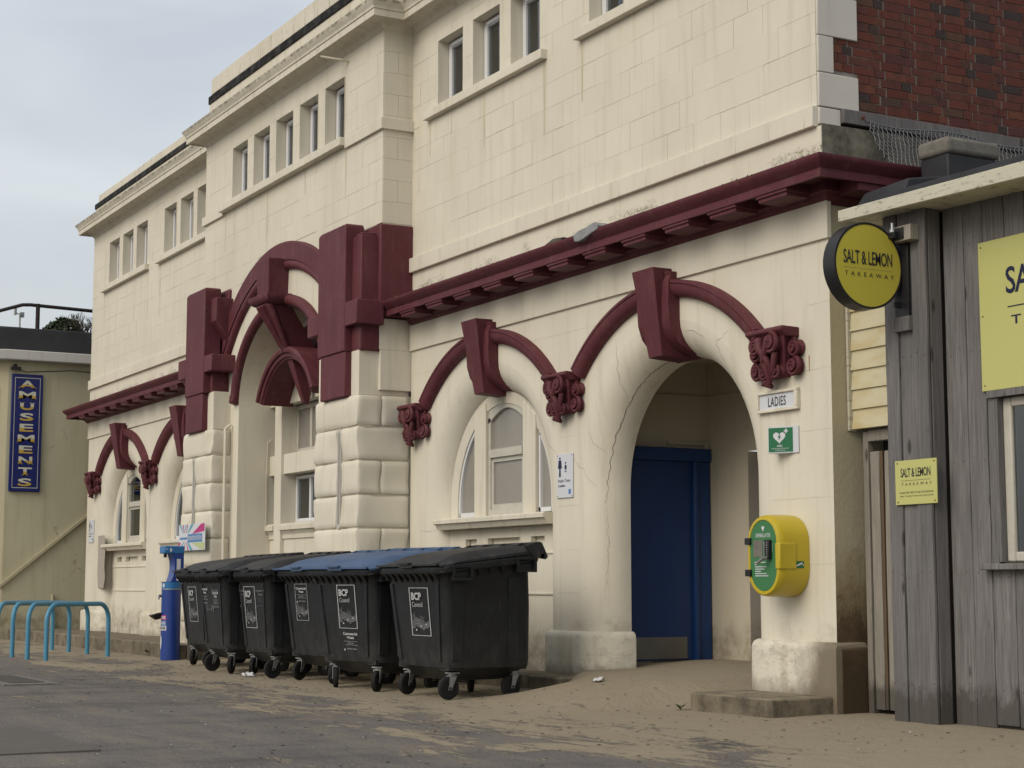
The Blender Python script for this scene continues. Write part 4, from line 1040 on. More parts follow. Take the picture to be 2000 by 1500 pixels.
boxpart('roof', 'roomdark', bld, (XL+.1, -10.9, .45, 9, 8.0, 8.05), smooth=0)
# exposed patch of concrete, far left pier
m = MB(); pts = [(-31.82, 1.98), (-31.40, 1.99), (-31.33, 1.75), (-31.37, 1.45), (-31.31, 1.2), (-31.40, 1.02), (-31.75, 1.03), (-31.82, 1.3), (-31.80, 1.6)]
m.poly_y([(x, z) for x, z in pts][::-1], -.004, .0); m.build('render_loss_patch', 'exposed', bld, smooth=0)

# ---- right side upper: bricks, quoins, stained base, timber
XB = -10.82
m = MB(); m.box(XB-.3, XB-.004, .01, 4.5, 4.85, 8.0); m.build('brick_backing', 'mortar', bld, smooth=0)
cells = []
bh, bl, gp = .075, .225, .007
quo = [(5.235, 5.545, .165), (4.945, 5.235, .42), (5.545, 5.90, .42), (5.90, 6.2, .165), (6.2, 6.5, .42), (4.795, 4.94, .225)]
def quoin_edge(z):
    for a, b, l in quo:
        if a <= z < b: return l
    return .3
brick_me = {}
for kind, L in (('stretcher', bl), ('header', .1075)):
    for v in range(3):
        mm = MB(); j = [R.uniform(-.003, .003) for _ in range(8)]
        mm.hexa([(0, 0+j[0], 0), (.022, 0+j[0], j[1]), (.022, L-gp+j[2], j[3]), (0, L-gp+j[2], 0)], [(0, j[4], bh-gp), (.022, j[4], bh-gp+j[5]), (.022, L-gp+j[6], bh-gp+j[7]), (0, L-gp+j[6], bh-gp)])
        me = bpy.data.meshes.new('brick'); me.from_pydata(mm.v, [], mm.f); me.materials.append(M['brick']); brick_me[(kind, v)] = me
row = 0; z = 4.90
nb = 0
while z < 6.42:
    e = quoin_edge(z+.03); y = e+.006
    y -= 0
    k = row % 2
    yy = .0-(.06 if row % 2 else 0)-R.uniform(0, .02)
    while yy < 2.75:
        kind = 'stretcher' if k % 2 == 0 else 'header'; L = bl if kind == 'stretcher' else .1175
        if yy > y-.02:
            o = bpy.data.objects.new('brick', brick_me[(kind, R.randrange(3))]); scene.collection.objects.link(o); o.parent = bld
            o.location = Vector((XB-.019+R.uniform(-.002, .003), yy, z))-org(bld); nb += 1
        elif yy+L > y+.03:
            o = bpy.data.objects.new('brick', brick_me[('header', R.randrange(3))]); scene.collection.objects.link(o); o.parent = bld
            o.scale = (1, min(1.9, (yy+L-y-.01)/.0975), 1); o.location = Vector((XB-.016, y, z))-org(bld); nb += 1
        yy += L; k += 1
    z += bh; row += 1
for a, b, l in quo: boxpart('quoin', 'quoin', bld, (XB-.2, XB+.02, .001, l, a+.002, b-.002), bev=.008)
boxpart('stained_base', 'stain', bld, (XB-.1, -10.771, .003, 3.0, 4.3, 4.794), smooth=0)
boxpart('timber_rail', 'greywood', bld, (XB+.005, XB+.055, .225, 3.2, 4.825, 4.945), bev=.006)
part('rail_bolt', 'rust', bld, lambda m: m.cyl((XB+.05, .42, 4.89), (XB+.075, .42, 4.89), .014, 8))

def weed(x, y, z, n, s, seed, label):
    rw = random.Random(seed); m = MB()
    for k in range(n):
        a = rw.uniform(0, 6.28); L = s*rw.uniform(.5, 1.1); dx, dy = math.cos(a), math.sin(a); w_ = s*.10
        p0, p1, p2 = Vector((x, y, z)), Vector((x+dx*L*.5, y+dy*L*.5, z+L*.55)), Vector((x+dx*L, y+dy*L, z+L*rw.uniform(.3, .8)))
        sd_ = Vector((-dy, dx, 0))*w_; m.add([p0-sd_*.4, p0+sd_*.4, p1+sd_, p1-sd_], [(0, 1, 2, 3)]); m.add([p1-sd_, p1+sd_, p2], [(0, 1, 2)])
    tag(m.build('weed', 'weedleaf', None, smooth=0, loc=(x, y, z)), label, 'weed')
weed(-11.86, -.70, .07, 26, .07, 1, 'small green weed growing at the left front corner of the concrete step')
weed(-30.9, -.03, .25, 22, .07, 2, 'low green weed at the wall foot under the far left arched window')
weed(-24.9, -1.16, .10, 18, .07, 3, 'tiny green weed at the kerb left of the blue refill column')
# ================================================================== concrete step
m = MB(); m.box(-11.78, -10.70, -.66, .0, -.02, .215)
tag(m.build('concrete_step', 'slab', bev=.018, loc=(-11.2, -.3, 0)), 'low worn concrete step at the foot of the corner pier', 'step')

# ================================================================== waste bins
def bin_meshes():
    W0, D0 = 1.20, .90          # body at the top
    def ring(w, d, z, r, y0=0, n=5):
        pts = []
        for cx, cy, a0 in ((w/2-r, -d/2+r, -90), (w/2-r, d/2-r, 0), (-w/2+r, d/2-r, 90), (-w/2+r, -d/2+r, 180)):
            for k in range(n+1):
                a = rad(a0+90*k/n); pts.append((cx+r*math.cos(a), cy+r*math.sin(a)+y0, z))
        return pts
    parts = {}
    m = MB()
    body = [ring(.66, .50, .165, .10, .03), ring(.80, .62, .18, .11, .04), ring(.98, .76, .25, .11, .05), ring(1.12, .86, .285, .12, .055), ring(1.145, .875, .35, .12, .05), ring(1.19, .91, .80, .10, .02), ring(1.20, .915, 1.06, .09, .0), ring(1.24, .95, 1.13, .09)]
    m.rings(body)
    # side rib panels (raised) on both ends, slanted with the body
    for s in (-1, 1):
        for yy in (-.30, .27):
            m.hexa([(s*.55, yy-.05, .36), (s*.582, yy-.05, .36), (s*.582, yy+.05, .36), (s*.55, yy+.05, .36)][::s], [(s*.585, yy-.06, 1.02), (s*.61, yy-.06, 1.02), (s*.61, yy+.06, 1.02), (s*.585, yy+.06, 1.02)][::s])
    m.hexa([(-.44, -.40, .34), (-.38, -.40, .34), (-.38, -.36, .34), (-.44, -.36, .34)], [(-.52, -.468, 1.04), (-.46, -.468, 1.04), (-.46, -.42, 1.04), (-.52, -.42, 1.04)])
    m.hexa([(.38, -.40, .34), (.44, -.40, .34), (.44, -.36, .34), (.38, -.36, .34)], [(.46, -.468, 1.04), (.52, -.468, 1.04), (.52, -.42, 1.04), (.46, -.42, 1.04)])
    # caster pads
    for sx in (-1, 1):
        for sy in (-1, 1): m.box(sx*.44-.09, sx*.44+.09, (.36 if sy > 0 else -.28)-.08, (.36 if sy > 0 else -.28)+.08, .262, .31)
    parts['body'] = m
    # fins under the rim
    m = MB()
    for k in range(9):
        x = -.52+k*.13; m.add([(x-.035, -.47, 1.13), (x+.035, -.47, 1.13), (x, -.455, 1.045), (x-.035, -.53, 1.13), (x+.035, -.53, 1.13)], [(0, 3, 2), (4, 1, 2), (3, 4, 2), (0, 1, 4, 3)])
    for s in (-1, 1):
        for k in range(3):
            y = -.1+k*.12; m.add([(s*.60, y-.03, 1.13), (s*.60, y+.03, 1.13), (s*.605, y, 1.06), (s*.655, y-.03, 1.13), (s*.655, y+.03, 1.13)], [(0, 3, 2), (4, 1, 2), (3, 4, 2), (0, 1, 4, 3)])
    parts['fin'] = m
    m = MB()
    r1 = [ring(1.24, .95, 1.125, .08), ring(1.34, 1.03, 1.13, .09), ring(1.355, 1.045, 1.14, .09), ring(1.355, 1.045, 1.158, .09), ring(1.34, 1.03, 1.163, .09), ring(1.345, 1.035, 1.185, .09), ring(1.33, 1.02, 1.20, .09), ring(1.2, .92, 1.2, .07)]
    m.rings(r1)
    parts['rim'] = m
    m = MB()                      # lift handles on the ends
    for s in (1,):
        for yy in (0,):
            x0, x1 = s*.655, s*.70
            m.box(s*.60, s*.662, yy-.10, yy+.10, 1.055, 1.185); m.box(x0, x1, yy-.10, yy+.10, 1.165, 1.19); m.box(x0, x1-.012, yy-.10, yy-.075, 1.07, 1.166); m.box(x0, x1, yy+.075, yy+.10, 1.07, 1.166); m.box(x0, x1, yy-.10, yy+.10, 1.05, 1.072)
    parts['handle'] = m
    # lid: profile in YZ, domed, lofted along x with raised shoulders
    m = MB(); xs = [-.665, -.64, -.56, -.50, -.46, -.15, .15, .46, .50, .56, .64, .665]
    def zprof(y, x):
        t = (y+.53)/1.06; e = abs(x)
        z = 1.225+.045*min(1, t*4)+.012*t
        if e > .6: z -= .035
        if e > .65: z -= .012
        if .10 < t < .86 and e < .56: z += .022*math.sin(math.pi*min(1, (t-.10)/.2 if t < .3 else 1)/2)
        return z
    ys = [-.545, -.53, -.50, -.47, -.43, -.38, -.3, -.15, 0, .15, .3, .4, .47]
    top = [[(x, y, zprof(y, x) if y > -.53 else 1.222) for y in ys] for x in xs]
    m.rings(top, closed=False, cap=False)
    bot = [[(x, y, 1.205) for y in ys] for x in xs]
    m.rings([r[::-1] for r in bot], closed=False, cap=False)
    for rr, q in ((0, 0), (len(xs)-1, 1)):
        for i in range(len(ys)-1):
            a, b, c, d = top[rr][i], top[rr][i+1], bot[rr][i+1], bot[rr][i]; m.add([a, b, c, d], [(0, 1, 2, 3) if q else (3, 2, 1, 0)])
    for i in range(len(xs)-1):
        a, b, c, d = top[i][0], top[i+1][0], bot[i+1][0], bot[i][0]; m.add([a, b, c, d], [(3, 2, 1, 0)])
        a, b, c, d = top[i][-1], top[i+1][-1], bot[i+1][-1], bot[i][-1]; m.add([a, b, c, d], [(0, 1, 2, 3)])
    m.box(-.12, .12, -.575, -.53, 1.222, 1.238)          # finger grip at the front edge
    parts['lid'] = m
    m = MB()                      # hinge arms and back bar, open triangular ends
    for s in (-1, 1): m.poly_x([(.36, 1.36), (.47, 1.385), (.535, 1.375), (.60, 1.235), (.575, 1.215), (.45, 1.25)], s*.665-.015, s*.665+.015)
    for x in (-.36, 0, .36): m.poly_x([(.40, 1.37), (.47, 1.385), (.535, 1.375), (.57, 1.26), (.50, 1.24)], x-.06, x+.06)
    m.box(-.65, .65, .47, .535, 1.352, 1.383); m.cyl((-.68, .54, 1.25), (.68, .54, 1.25), .022, 10)
    parts['hinge'] = m
    m = MB(); m.box(-.14, .14, -.545, -.52, 1.19, 1.205); parts['latch'] = m
    parts['hinge'].v = [(x, y, z-.075) for x, y, z in parts['hinge'].v]
    for k, mb in parts.items():                        # the rim climbs towards the hinge
        if k == 'handle': continue
        out = []
        for x, y, z in mb.v:
            t = max(0, min(1, (z-.55)/.5)); out.append((x, y, z+max(0, (y+.50))*.115*t))
        mb.v = out
    return parts
BP = bin_meshes()
def caster_meshes():
    f = MB(); f.box(-.05, .05, -.045, .045, .222, .236); f.cyl((0, 0, .205), (0, 0, .224), .033, 12)
    for s in (-1, 1):
        f.hexa([(s*.030, .025, .085), (s*.035, .025, .085), (s*.035, .055, .085), (s*.030, .055, .085)][::s], [(s*.030, -.03, .208), (s*.035, -.03, .208), (s*.035, .04, .208), (s*.030, .04, .208)][::s])
    f.box(-.035, .035, -.03, .04, .2, .209)
    w_ = MB(); n = 28
    prof = [(-.022, .055), (-.025, .085), (-.02, .096), (-.01, .10), (.01, .10), (.02, .096), (.025, .085), (.022, .055)]
    w_.rings([[(x, .04+r*math.cos(2*math.pi*k/n), .10+r*math.sin(2*math.pi*k/n)) for x, r in prof] for k in range(n+1)], closed=False, cap=False)
    h = MB()
    h.tube([(-.017, .04, .10), (.017, .04, .10)], .058, 20); h.cyl((-.04, .04, .10), (.04, .04, .10), .012, 8)
    for k in range(6):
        a = k*math.pi/3
        for s in (-1, 1): h.cyl((s*.016, .04+.036*math.cos(a), .10+.036*math.sin(a)), (s*.021, .04+.036*math.cos(a), .10+.036*math.sin(a)), .010, 6)
    return f, w_, h
CP = caster_meshes()
ME = {}
def shared(key, mb, mat, smooth=40):
    k = (key, mat)
    if k not in ME:
        me = bpy.data.meshes.new(key); me.from_pydata(mb.v, [], mb.f); me.materials.append(M[mat]); me.polygons.foreach_set('use_smooth', [True]*len(me.polygons)); me.set_sharp_from_angle(angle=rad(smooth)); ME[k] = me
    return ME[k]
def bcp_panel(sh, x0, x1, y0, y1, bcp=True):
    """framed council logo: letters over a dotted wave field"""
    sh.frame(x0, x1, y0, y1, .012*(x1-x0)*3, .006*(y1-y0)*2)
    W, H = x1-x0, y1-y0
    if bcp:
        sh.text('BCP', x0+W*.10, x0+W*.62, y0+H*.74, y0+H*.90, bold=.035); sh.text('Council', x0+W*.11, x0+W*.66, y0+H*.60, y0+H*.70, bold=.0)
    rr = random.Random(3)
    for j in range(11):
        for i in range(26):
            u = i/25; v = j/10
            yb = .10+.30*v+.07*math.sin(u*5.2+.4)+.10*u-.16*v*u*.3
            if v > .62 and (math.sin(u*11+1) < .1 or rr.random() < .2): continue
            if v < .2 and (u > .7 or rr.random() < .25): continue
            s = .013*(1.25-.75*v)
            sh.poly([(x0+W*(.07+.86*u-s), y0+H*(yb-.003)), (x0+W*(.07+.86*u+s*.8), y0+H*(yb+.0)), (x0+W*(.07+.86*u+s), y0+H*(yb+.009)), (x0+W*(.07+.86*u-s*.8), y0+H*(yb+.006))])
    for u, v in ((.25, .12), (.5, .2), (.78, .24)): sh.disc(x0+W*u, y0+H*v, W*.035, H*.022, n=10)
def waste_label(sh, x0, x1, y0, y1):
    W, H = x1-x0, y1-y0
    sh.text('Commercial', x0, x1, y0+H*.84, y0+H*1.0, bold=.03); sh.text('Waste', x0+W*.25, x0+W*.75, y0+H*.64, y0+H*.79, bold=.03)
    sh.rect(x0, x1, y0+H*.50, y0+H*.512); sh.text('Public Bins', x0+W*.3, x0+W*.7, y0+H*.38, y0+H*.44); sh.rect(x0+W*.1, x1, y0+H*.31, y0+H*.322)
    sh.rect(x0, x0+W*.09, y0, y0+H*.10); sh.text('General waste', x0+W*.2, x0+W*.9, y0+H*.08, y0+H*.15)
def waste_bin(x, y, z, rz, lid, prints, label, wheels, wx=1):
    t = thing('wheeled_bin', label, 'bin', (x, y, z), 'large wheeled waste bins in a row against the wall', rz)
    t.scale = (wx, 1, 1)
    for k, nm, mt, sm in (('body', 'body', 'plastic', 35), ('fin', 'fin', 'plastic', 20), ('rim', 'rim', 'plastic', 45), ('handle', 'handle', 'plastic', 20), ('lid', 'lid', lid, 50), ('hinge', 'hinge', lid, 30), ('latch', 'latch', lid, 20)):
        if k in ('fin', 'handle', 'hinge', 'latch'): continue
        o = link(nm, shared(k, BP[k], mt, sm), t)
        if k == 'lid': o.rotation_euler = (rad(R.uniform(-.15, .5)), rad(R.uniform(-.35, .35)), rad(R.uniform(-.5, .5)))
        if k == 'body':
            q = link('fin', shared('fin', BP['fin'], 'plastic', 20), o); q['kind'] = 'stuff'
            sheet = Sheet((-.565, -.468, 1.08), (1, 0, 0), (0, .098, -.74+1.48), 1.13, .74)
            # front face leans: from y -.468 at z 1.08 to y -.388 at z .34
            sheet = Sheet((-.56, -.393, .345), (1, 0, 0), (0, -.075, .735), 1.12, .74)
            gh = Sheet((-.56, -.393, .345), (1, 0, 0), (0, -.075, .735), 1.12, .74)
            prints(sheet, gh)
            if sheet.mb.v:
                q = sheet.mb; me = bpy.data.meshes.new('printed_logo'); me.from_pydata(q.v, [], q.f); me.materials.append(M['printwhite']); link('printed_logo', me, o)
            if gh.mb.v:
                q = gh.mb; me = bpy.data.meshes.new('worn_label'); me.from_pydata(q.v, [], q.f); me.materials.append(M['printghost']); link('worn_label', me, o)
        if k == 'rim':
            for sx in (-1, 1):
                for yy in (-.30, .36):
                    q = link('handle', shared('handle', BP['handle'], 'plastic', 20), o); q.location = (0 if sx > 0 else -1.355, yy, (yy+.5)*.115)
        if k == 'lid': link('hinge', shared('hinge', BP['hinge'], lid, 30), o); link('latch', shared('latch', BP['latch'], lid, 20), o)
    for (sx, sy), a in zip(((-1, -1), (1, -1), (1, 1), (-1, 1)), wheels):
        f = link('caster', shared('caster', CP[0], 'galv', 30), t); f.location = (sx*.44, .36 if sy > 0 else -.28, 0); f.rotation_euler = (0, 0, rad(a)); f.scale = (1.04, 1.04, 1.04)
        link('tyre', shared('tyre', CP[1], 'rubber', 40), f); link('hub', shared('hub', CP[2], 'blacksign', 30), f)
    return t
def pr_bcp(s, g): bcp_panel(s, .40, .76, .30, .90)
def pr_bcp_low(s, g):
    bcp_panel(s, .40, .74, .36, .95); waste_label(s, .46, .72, .06, .31)
def pr_cw(s, g):
    s.frame(.28, .58, .42, .96, .012, .008); waste_label(s, .31, .55, .68, .91)
    bcp_panel(s, .28, .58, .42, .96, bcp=False)
def pr_two(s, g):
    waste_label(s, .07, .34, .62, .90); waste_label(g, .55, .85, .58, .88)
    g.text('V~W', .25, .6, .5, .62)
    waste_label(s, .56, .84, .56, .84)
def pr_worn(s, g):
    bcp_panel(s, .20, .62, .28, .92); waste_label(g, .02, .18, .60, .88); waste_label(g, .66, .97, .60, .88)
def pr_left(s, g): bcp_panel(s, .34, .70, .30, .90)
waste_bin(-14.63, -1.32, .045, 0, 'lidblack', pr_bcp, 'black-lidded charcoal bin, rightmost and nearest of the row, its whole side in view', (200, 184, 190, 250))
waste_bin(-16.22, -1.38, .035, rad(5), 'lidblue', pr_bcp_low, 'blue-lidded bin with a framed logo above a waste label, beside the black-lidded nearest bin', (240, 218, 200, 150))
waste_bin(-17.60, -1.22, .04, rad(1), 'lidblue', pr_cw, 'blue-lidded bin with one narrow waste label, half hidden by the other blue-lidded bin', (205, 225, 160, 120))
waste_bin(-18.86, -1.34, .04, rad(-2), 'lidblack', pr_worn, 'black-lidded bin with a logo between two worn labels, just left of the blue lids', (235, 190, 140, 170), .84)
waste_bin(-20.03, -1.42, .04, rad(-3), 'lidblack', pr_two, 'black-lidded bin with two small peeling labels and no framed logo', (192, 240, 150, 170), .80)
waste_bin(-21.50, -1.17, .05, rad(-2), 'lidblack', pr_left, 'farthest black-lidded bin at the left end of the row, mostly hidden', (235, 190, 150, 170), .9)

# ================================================================== cycle stands
def hoop(a, b, z, h, label):
    ax, ay = a; bx, by = b; d = Vector((bx-ax, by-ay, 0)); L = d.length; d.normalize(); r = .24; pts = [Vector((ax, ay, z-.05)), Vector((ax, ay, z+h-r))]
    for k in range(1, 8):
        t = math.pi/2*k/8; pts.append(Vector((ax, ay, z+h-r))+d*(r-r*math.cos(t))+Vector((0, 0, r*math.sin(t))))
    pts.append(Vector((ax, ay, z+h))+d*r); pts.append(Vector((bx, by, z+h))-d*r)
    for k in range(1, 8):
        t = math.pi/2*k/8; pts.append(Vector((bx, by, z+h-r))-d*(r-r*math.sin(t))+Vector((0, 0, r*math.cos(t))))
    pts += [Vector((bx, by, z+h-r)), Vector((bx, by, z-.05))]
    m = MB(); m.tube(pts, .033, 12); c = (ax, ay, z)
    o = m.build('cycle_stand', 'rack', None, smooth=60, loc=c); tag(o, label, 'bike rack', 'blue hoop cycle stands')
Hz = .075
hoop((-24.37, -2.75), (-25.37, -1.60), Hz, .735, 'pale blue tubular cycle hoop, rightmost of the four')
hoop((-25.02, -2.85), (-26.49, -1.60), Hz, .735, 'pale blue cycle hoop, second from the right')
hoop((-25.87, -2.87), (-27.49, -1.62), Hz, .735, 'pale blue cycle hoop, third from the right')
hoop((-26.72, -2.90), (-28.30, -1.68), Hz, .735, 'pale blue cycle hoop at the left edge of the picture, only one leg in view')

# ================================================================== water refill station
rf = thing('water_refill_station', 'blue water bottle refill column with light blue top, left of the bins', 'water station', (-23.55, -1.24, .05))
cx, cy = -23.55, -1.24
m = MB(); m.cyl((cx, cy, .05), (cx, cy, 1.03), .135, 32); m.build('column', 'bluestn', rf, smooth=40)
m = MB(); m.cyl((cx, cy, 1.03), (cx, cy, 1.12), .135, 32); m.build('column_top', 'bluelight', rf, smooth=40)
m = MB(); m.cyl((cx, cy, 1.015), (cx, cy, 1.03), .139, 32); m.build('steel_band', 'galv', rf, smooth=40)
m = MB(); prof = [(-.05, 1.12), (-.02, 1.2), (.0, 1.3), (-.005, 1.42), (-.04, 1.52), (-.13, 1.52), (-.13, 1.61), (.135, 1.61), (.135, 1.12)]
m.poly_x([(cy+y, z) for y, z in prof], cx-.118, cx+.118)
# rotate so the spout faces the promenade left
m.build('spout_arm', 'bluestn', rf, bev=.008, smooth=30)
m = MB(); m.box(cx-.125, cx+.125, cy-.145, cy+.138, 1.515, 1.618); m.build('spout_head', 'bluelight', rf, bev=.012)
part('nozzle', 'rubber', rf, lambda m: m.cyl((cx, cy-.10, 1.46), (cx, cy-.10, 1.52), .022, 12))
part('window_strip', 'signwhite', rf, lambda m: m.box(cx+.119, cx+.122, cy+.03, cy+.085, 1.14, 1.44))
part('drain_grille', 'dark', rf, lambda m: m.box(cx-.06, cx+.06, cy-.14, cy-.04, 1.118, 1.124))
part('tap', 'galv', rf, lambda m: (m.cyl((cx-.03, cy-.13, .93), (cx-.03, cy-.17, .93), .02, 10), m.cyl((cx-.03, cy-.165, .93), (cx-.03, cy-.17, .88), .012, 8)))
part('dog_bowl', 'blacksign', rf, lambda m: m.hexa([(cx-.11, cy-.20, .60), (cx+.0, cy-.20, .60), (cx, cy-.14, .62), (cx-.11, cy-.14, .62)], [(cx-.13, cy-.28, .66), (cx+.02, cy-.28, .66), (cx+.02, cy-.14, .70), (cx-.13, cy-.14, .70)]))
# print wrapped on the cylinder
def wrap(s_items, mat, nm, mats=None):
    m = MB()
    for kind, data in s_items:
        a0, a1, z0, z1 = data[-4:]
        if kind == 'rect':
            n = 8; r = .1358
            for i in range(n):
                p, q = a0+(a1-a0)*i/n, a0+(a1-a0)*(i+1)/n
                m.add([(cx+r*math.sin(p), cy-r*math.cos(p), z0), (cx+r*math.sin(q), cy-r*math.cos(q), z0), (cx+r*math.sin(q), cy-r*math.cos(q), z1), (cx+r*math.sin(p), cy-r*math.cos(p), z1)], [(0, 1, 2, 3)])
        elif kind == 'text':
            r = .1372; vs, fs = text_pts(data[0], .03); ax, bx = min(v[0] for v in vs), max(v[0] for v in vs); ay, by = min(v[1] for v in vs), max(v[1] for v in vs)
            m.add([(cx+r*math.sin(a0+(v[0]-ax)/(bx-ax)*(a1-a0)), cy-r*math.cos(a0+(v[0]-ax)/(bx-ax)*(a1-a0)), z0+(v[1]-ay)/(by-ay)*(z1-z0)) for v in vs], fs)
    return m.build(nm, mat, rf, smooth=0)
A = rad
wrap([('rect', (A(-8), A(44), .60, .665))], 'magenta', 'free_label'); wrap([('rect', (A(-30), A(44), .525, .59))], 'skyprint', 'drinking_label'); wrap([('rect', (A(-20), A(46), .455, .52))], 'signwhite', 'water_label')
wrap([('text', ('FREE', A(0), A(40), .612, .653)), ('text', ('DRINKING', A(-26), A(40), .537, .578))], 'signwhite', 'label_lettering'); wrap([('text', ('WATER', A(-14), A(42), .467, .508))], 'navy', 'label_lettering')
sh = Sheet((cx+.125, cy-.14, 1.53), (0, 1, 0), (0, 0, 1), .27, .075)
drop = [(.30+.07*math.sin(t)*(.4+.6*math.sin(t/2)), .42-.38*math.cos(t)) for t in [2*math.pi*k/16 for k in range(16)]]
sh.poly(drop).rect(.02, .14, .55, .68).build('printed_drop', 'signwhite', rf)
m = MB(); n = 20; ring_ = []
for k in range(n):
    t = 2*math.pi*k/n; aa = A(2)+.20*math.sin(t)*(.5+.5*abs(math.sin(t/2))); zz = .29-.10*math.cos(t)*1.0; ring_.append((cx+.1375*math.sin(aa), cy-.1375*math.cos(aa), zz))
m.add(ring_, [tuple(range(n))]); m.build('printed_drop', 'signwhite', rf, smooth=0)
m = MB(); ring_ = [(cx+.1375*math.sin(A(20)+.16*math.sin(t)), cy-.1375*math.cos(A(20)+.16*math.sin(t)), 1.075+.03*math.cos(t)) for t in [2*math.pi*k/n for k in range(n)]]
m.add(ring_, [tuple(range(n))]); m.build('printed_badge', 'signwhite', rf, smooth=0)

m = MB(); m.box(-23.24, -23.0, -1.10, -.965, .0, .60); tag(m.build('timber_post', 'postwood', None, bev=.01, loc=(-23.1, -1.03, .0)), 'short dark brown timber post between blue refill column and last bin', 'post')

# ================================================================== hydration sign board
hs = thing('hydration_sign', 'white board with blue and magenta rays, on the rusticated pier above the refill column', 'sign', (-24.2, -.735, 1.77))
bx0, bw, bz0, bh_ = -24.76, 1.18, 1.575, .38
boxpart('board', 'signwhite', hs, (bx0, bx0+bw, -.760, -.752, bz0, bz0+bh_), bev=.003)
def S(): return Sheet((bx0, -.760, bz0), (1, 0, 0), (0, 0, 1), bw, bh_)
c0 = (.28, .50)
def ray(s, x0, x1, yy, w=.35):       # wedge from centre towards the edge
    return s.poly([(c0[0]+(x0-c0[0])*w, c0[1]+(yy-c0[1])*w), (c0[0]+(x1-c0[0])*w, c0[1]+(yy-c0[1])*w), (x1, yy), (x0, yy)] if yy > .5 else [(c0[0]+(x0-c0[0])*w, c0[1]+(yy-c0[1])*w), (x0, yy), (x1, yy), (c0[0]+(x1-c0[0])*w, c0[1]+(yy-c0[1])*w)])
s = S(); ray(s, .02, .08, .99); ray(s, .48, .58, .99); ray(s, .03, .10, .01); ray(s, .46, .56, .01); ray(s, .26, .29, .99, .5); s.build('teal_rays', 'teal', hs)
s = S(); ray(s, .14, .18, .99); ray(s, .33, .36, .99); ray(s, .22, .25, .01); ray(s, .36, .40, .01); s.poly([(.52, .62), (.98, .70), (.98, .99), (.86, .99)]); s.poly([(.0, .16), (.10, .28), (.03, .34), (.0, .28)]); s.build('magenta_rays', 'magenta', hs)
s = S(); s.poly([(.50, .28), (.98, .28), (.98, .04), (.84, .04)]); s.build('lime_ray', 'lime', hs)
s = S(); s.rect(.36, .90, .31, .62, .003); s.rect(.06, .34, .43, .51, .003); s.build('name_panel', 'skyprint', hs)
s = S(); s.text('HYDRATION STATION', .38, .88, .38, .55, .02, .005); s.build('sign_lettering', 'signwhite', hs)

# ================================================================== toilet signs
def toilet_sign(x0, z0, label, w=.31, h=.44):
    t = thing('toilet_sign', label, 'sign', (x0+w/2, -.006, z0+h/2))
    boxpart('board', 'signwhite', t, (x0, x0+w, -.014, -.004, z0, z0+h), bev=.002)
    s = Sheet((x0, -.014, z0), (1, 0, 0), (0, 0, 1), w, h)
    s.disc(.20, .90, .045, .028); s.poly([(.12, .86), (.28, .86), (.32, .68), (.24, .66), (.25, .54), (.15, .54), (.16, .66), (.08, .68)])
    s.rect(.14, .19, .48, .55); s.rect(.21, .26, .48, .55)
    s.disc(.56, .79, .035, .022); s.poly([(.56, .76), (.66, .68), (.61, .69), (.60, .63), (.52, .63), (.51, .69), (.46, .68)]); s.poly([(.50, .60), (.53, .57), (.53, .61)]); s.poly([(.62, .60), (.59, .57), (.59, .61)]); s.disc(.56, .60, .03, .012)
    s.text('Public Toilet', .10, .86, .355, .42)
    if x0 > -20: s.text('Ladies', .10, .52, .25, .305, .02)
    else: s.rect(.10, .50, .26, .295)
    s.build('pictogram', 'navy', t)
    s = Sheet((x0, -.014, z0), (1, 0, 0), (0, 0, 1), w, h); s.rect(.74, .88, .08, .19); s.build('crest', 'skyprint', t)
    m = MB()
    for a in (.05, .95):
        for b in (.04, .96): m.cyl((x0+w*a, -.014, z0+h*b), (x0+w*a, -.018, z0+h*b), .006, 8)
    m.build('screw', 'galv', t, split=True)
toilet_sign(-15.01, 1.94, 'white Public Toilet Ladies sign between the arched window and the porch')
toilet_sign(-32.44, 1.87, 'small white toilet sign on the far left pier of the building', .34, .43)

# LADIES sign
t = thing('ladies_sign', 'cream framed white name plate reading LADIES, right of the porch arch', 'sign', (-11.38, -.02, 2.58))
boxpart('plate', 'signwhite', t, (-11.63, -11.16, -.022, -.004, 2.52, 2.65), smooth=0)
part('frame', 'cream', t, lambda m: (m.box(-11.655, -11.115, -.04, -.002, 2.65, 2.675), m.box(-11.655, -11.115, -.04, -.002, 2.498, 2.525), m.box(-11.655, -11.63, -.04, -.002, 2.525, 2.65), m.box(-11.155, -11.115, -.04, -.002, 2.525, 2.65)), bev=.004)
Sheet((-11.63, -.022, 2.52), (1, 0, 0), (0, 0, 1), .47, .13).text('LADIES', .25, .75, .18, .80, .012, spacing=1.1).build('lettering', 'dark', t)

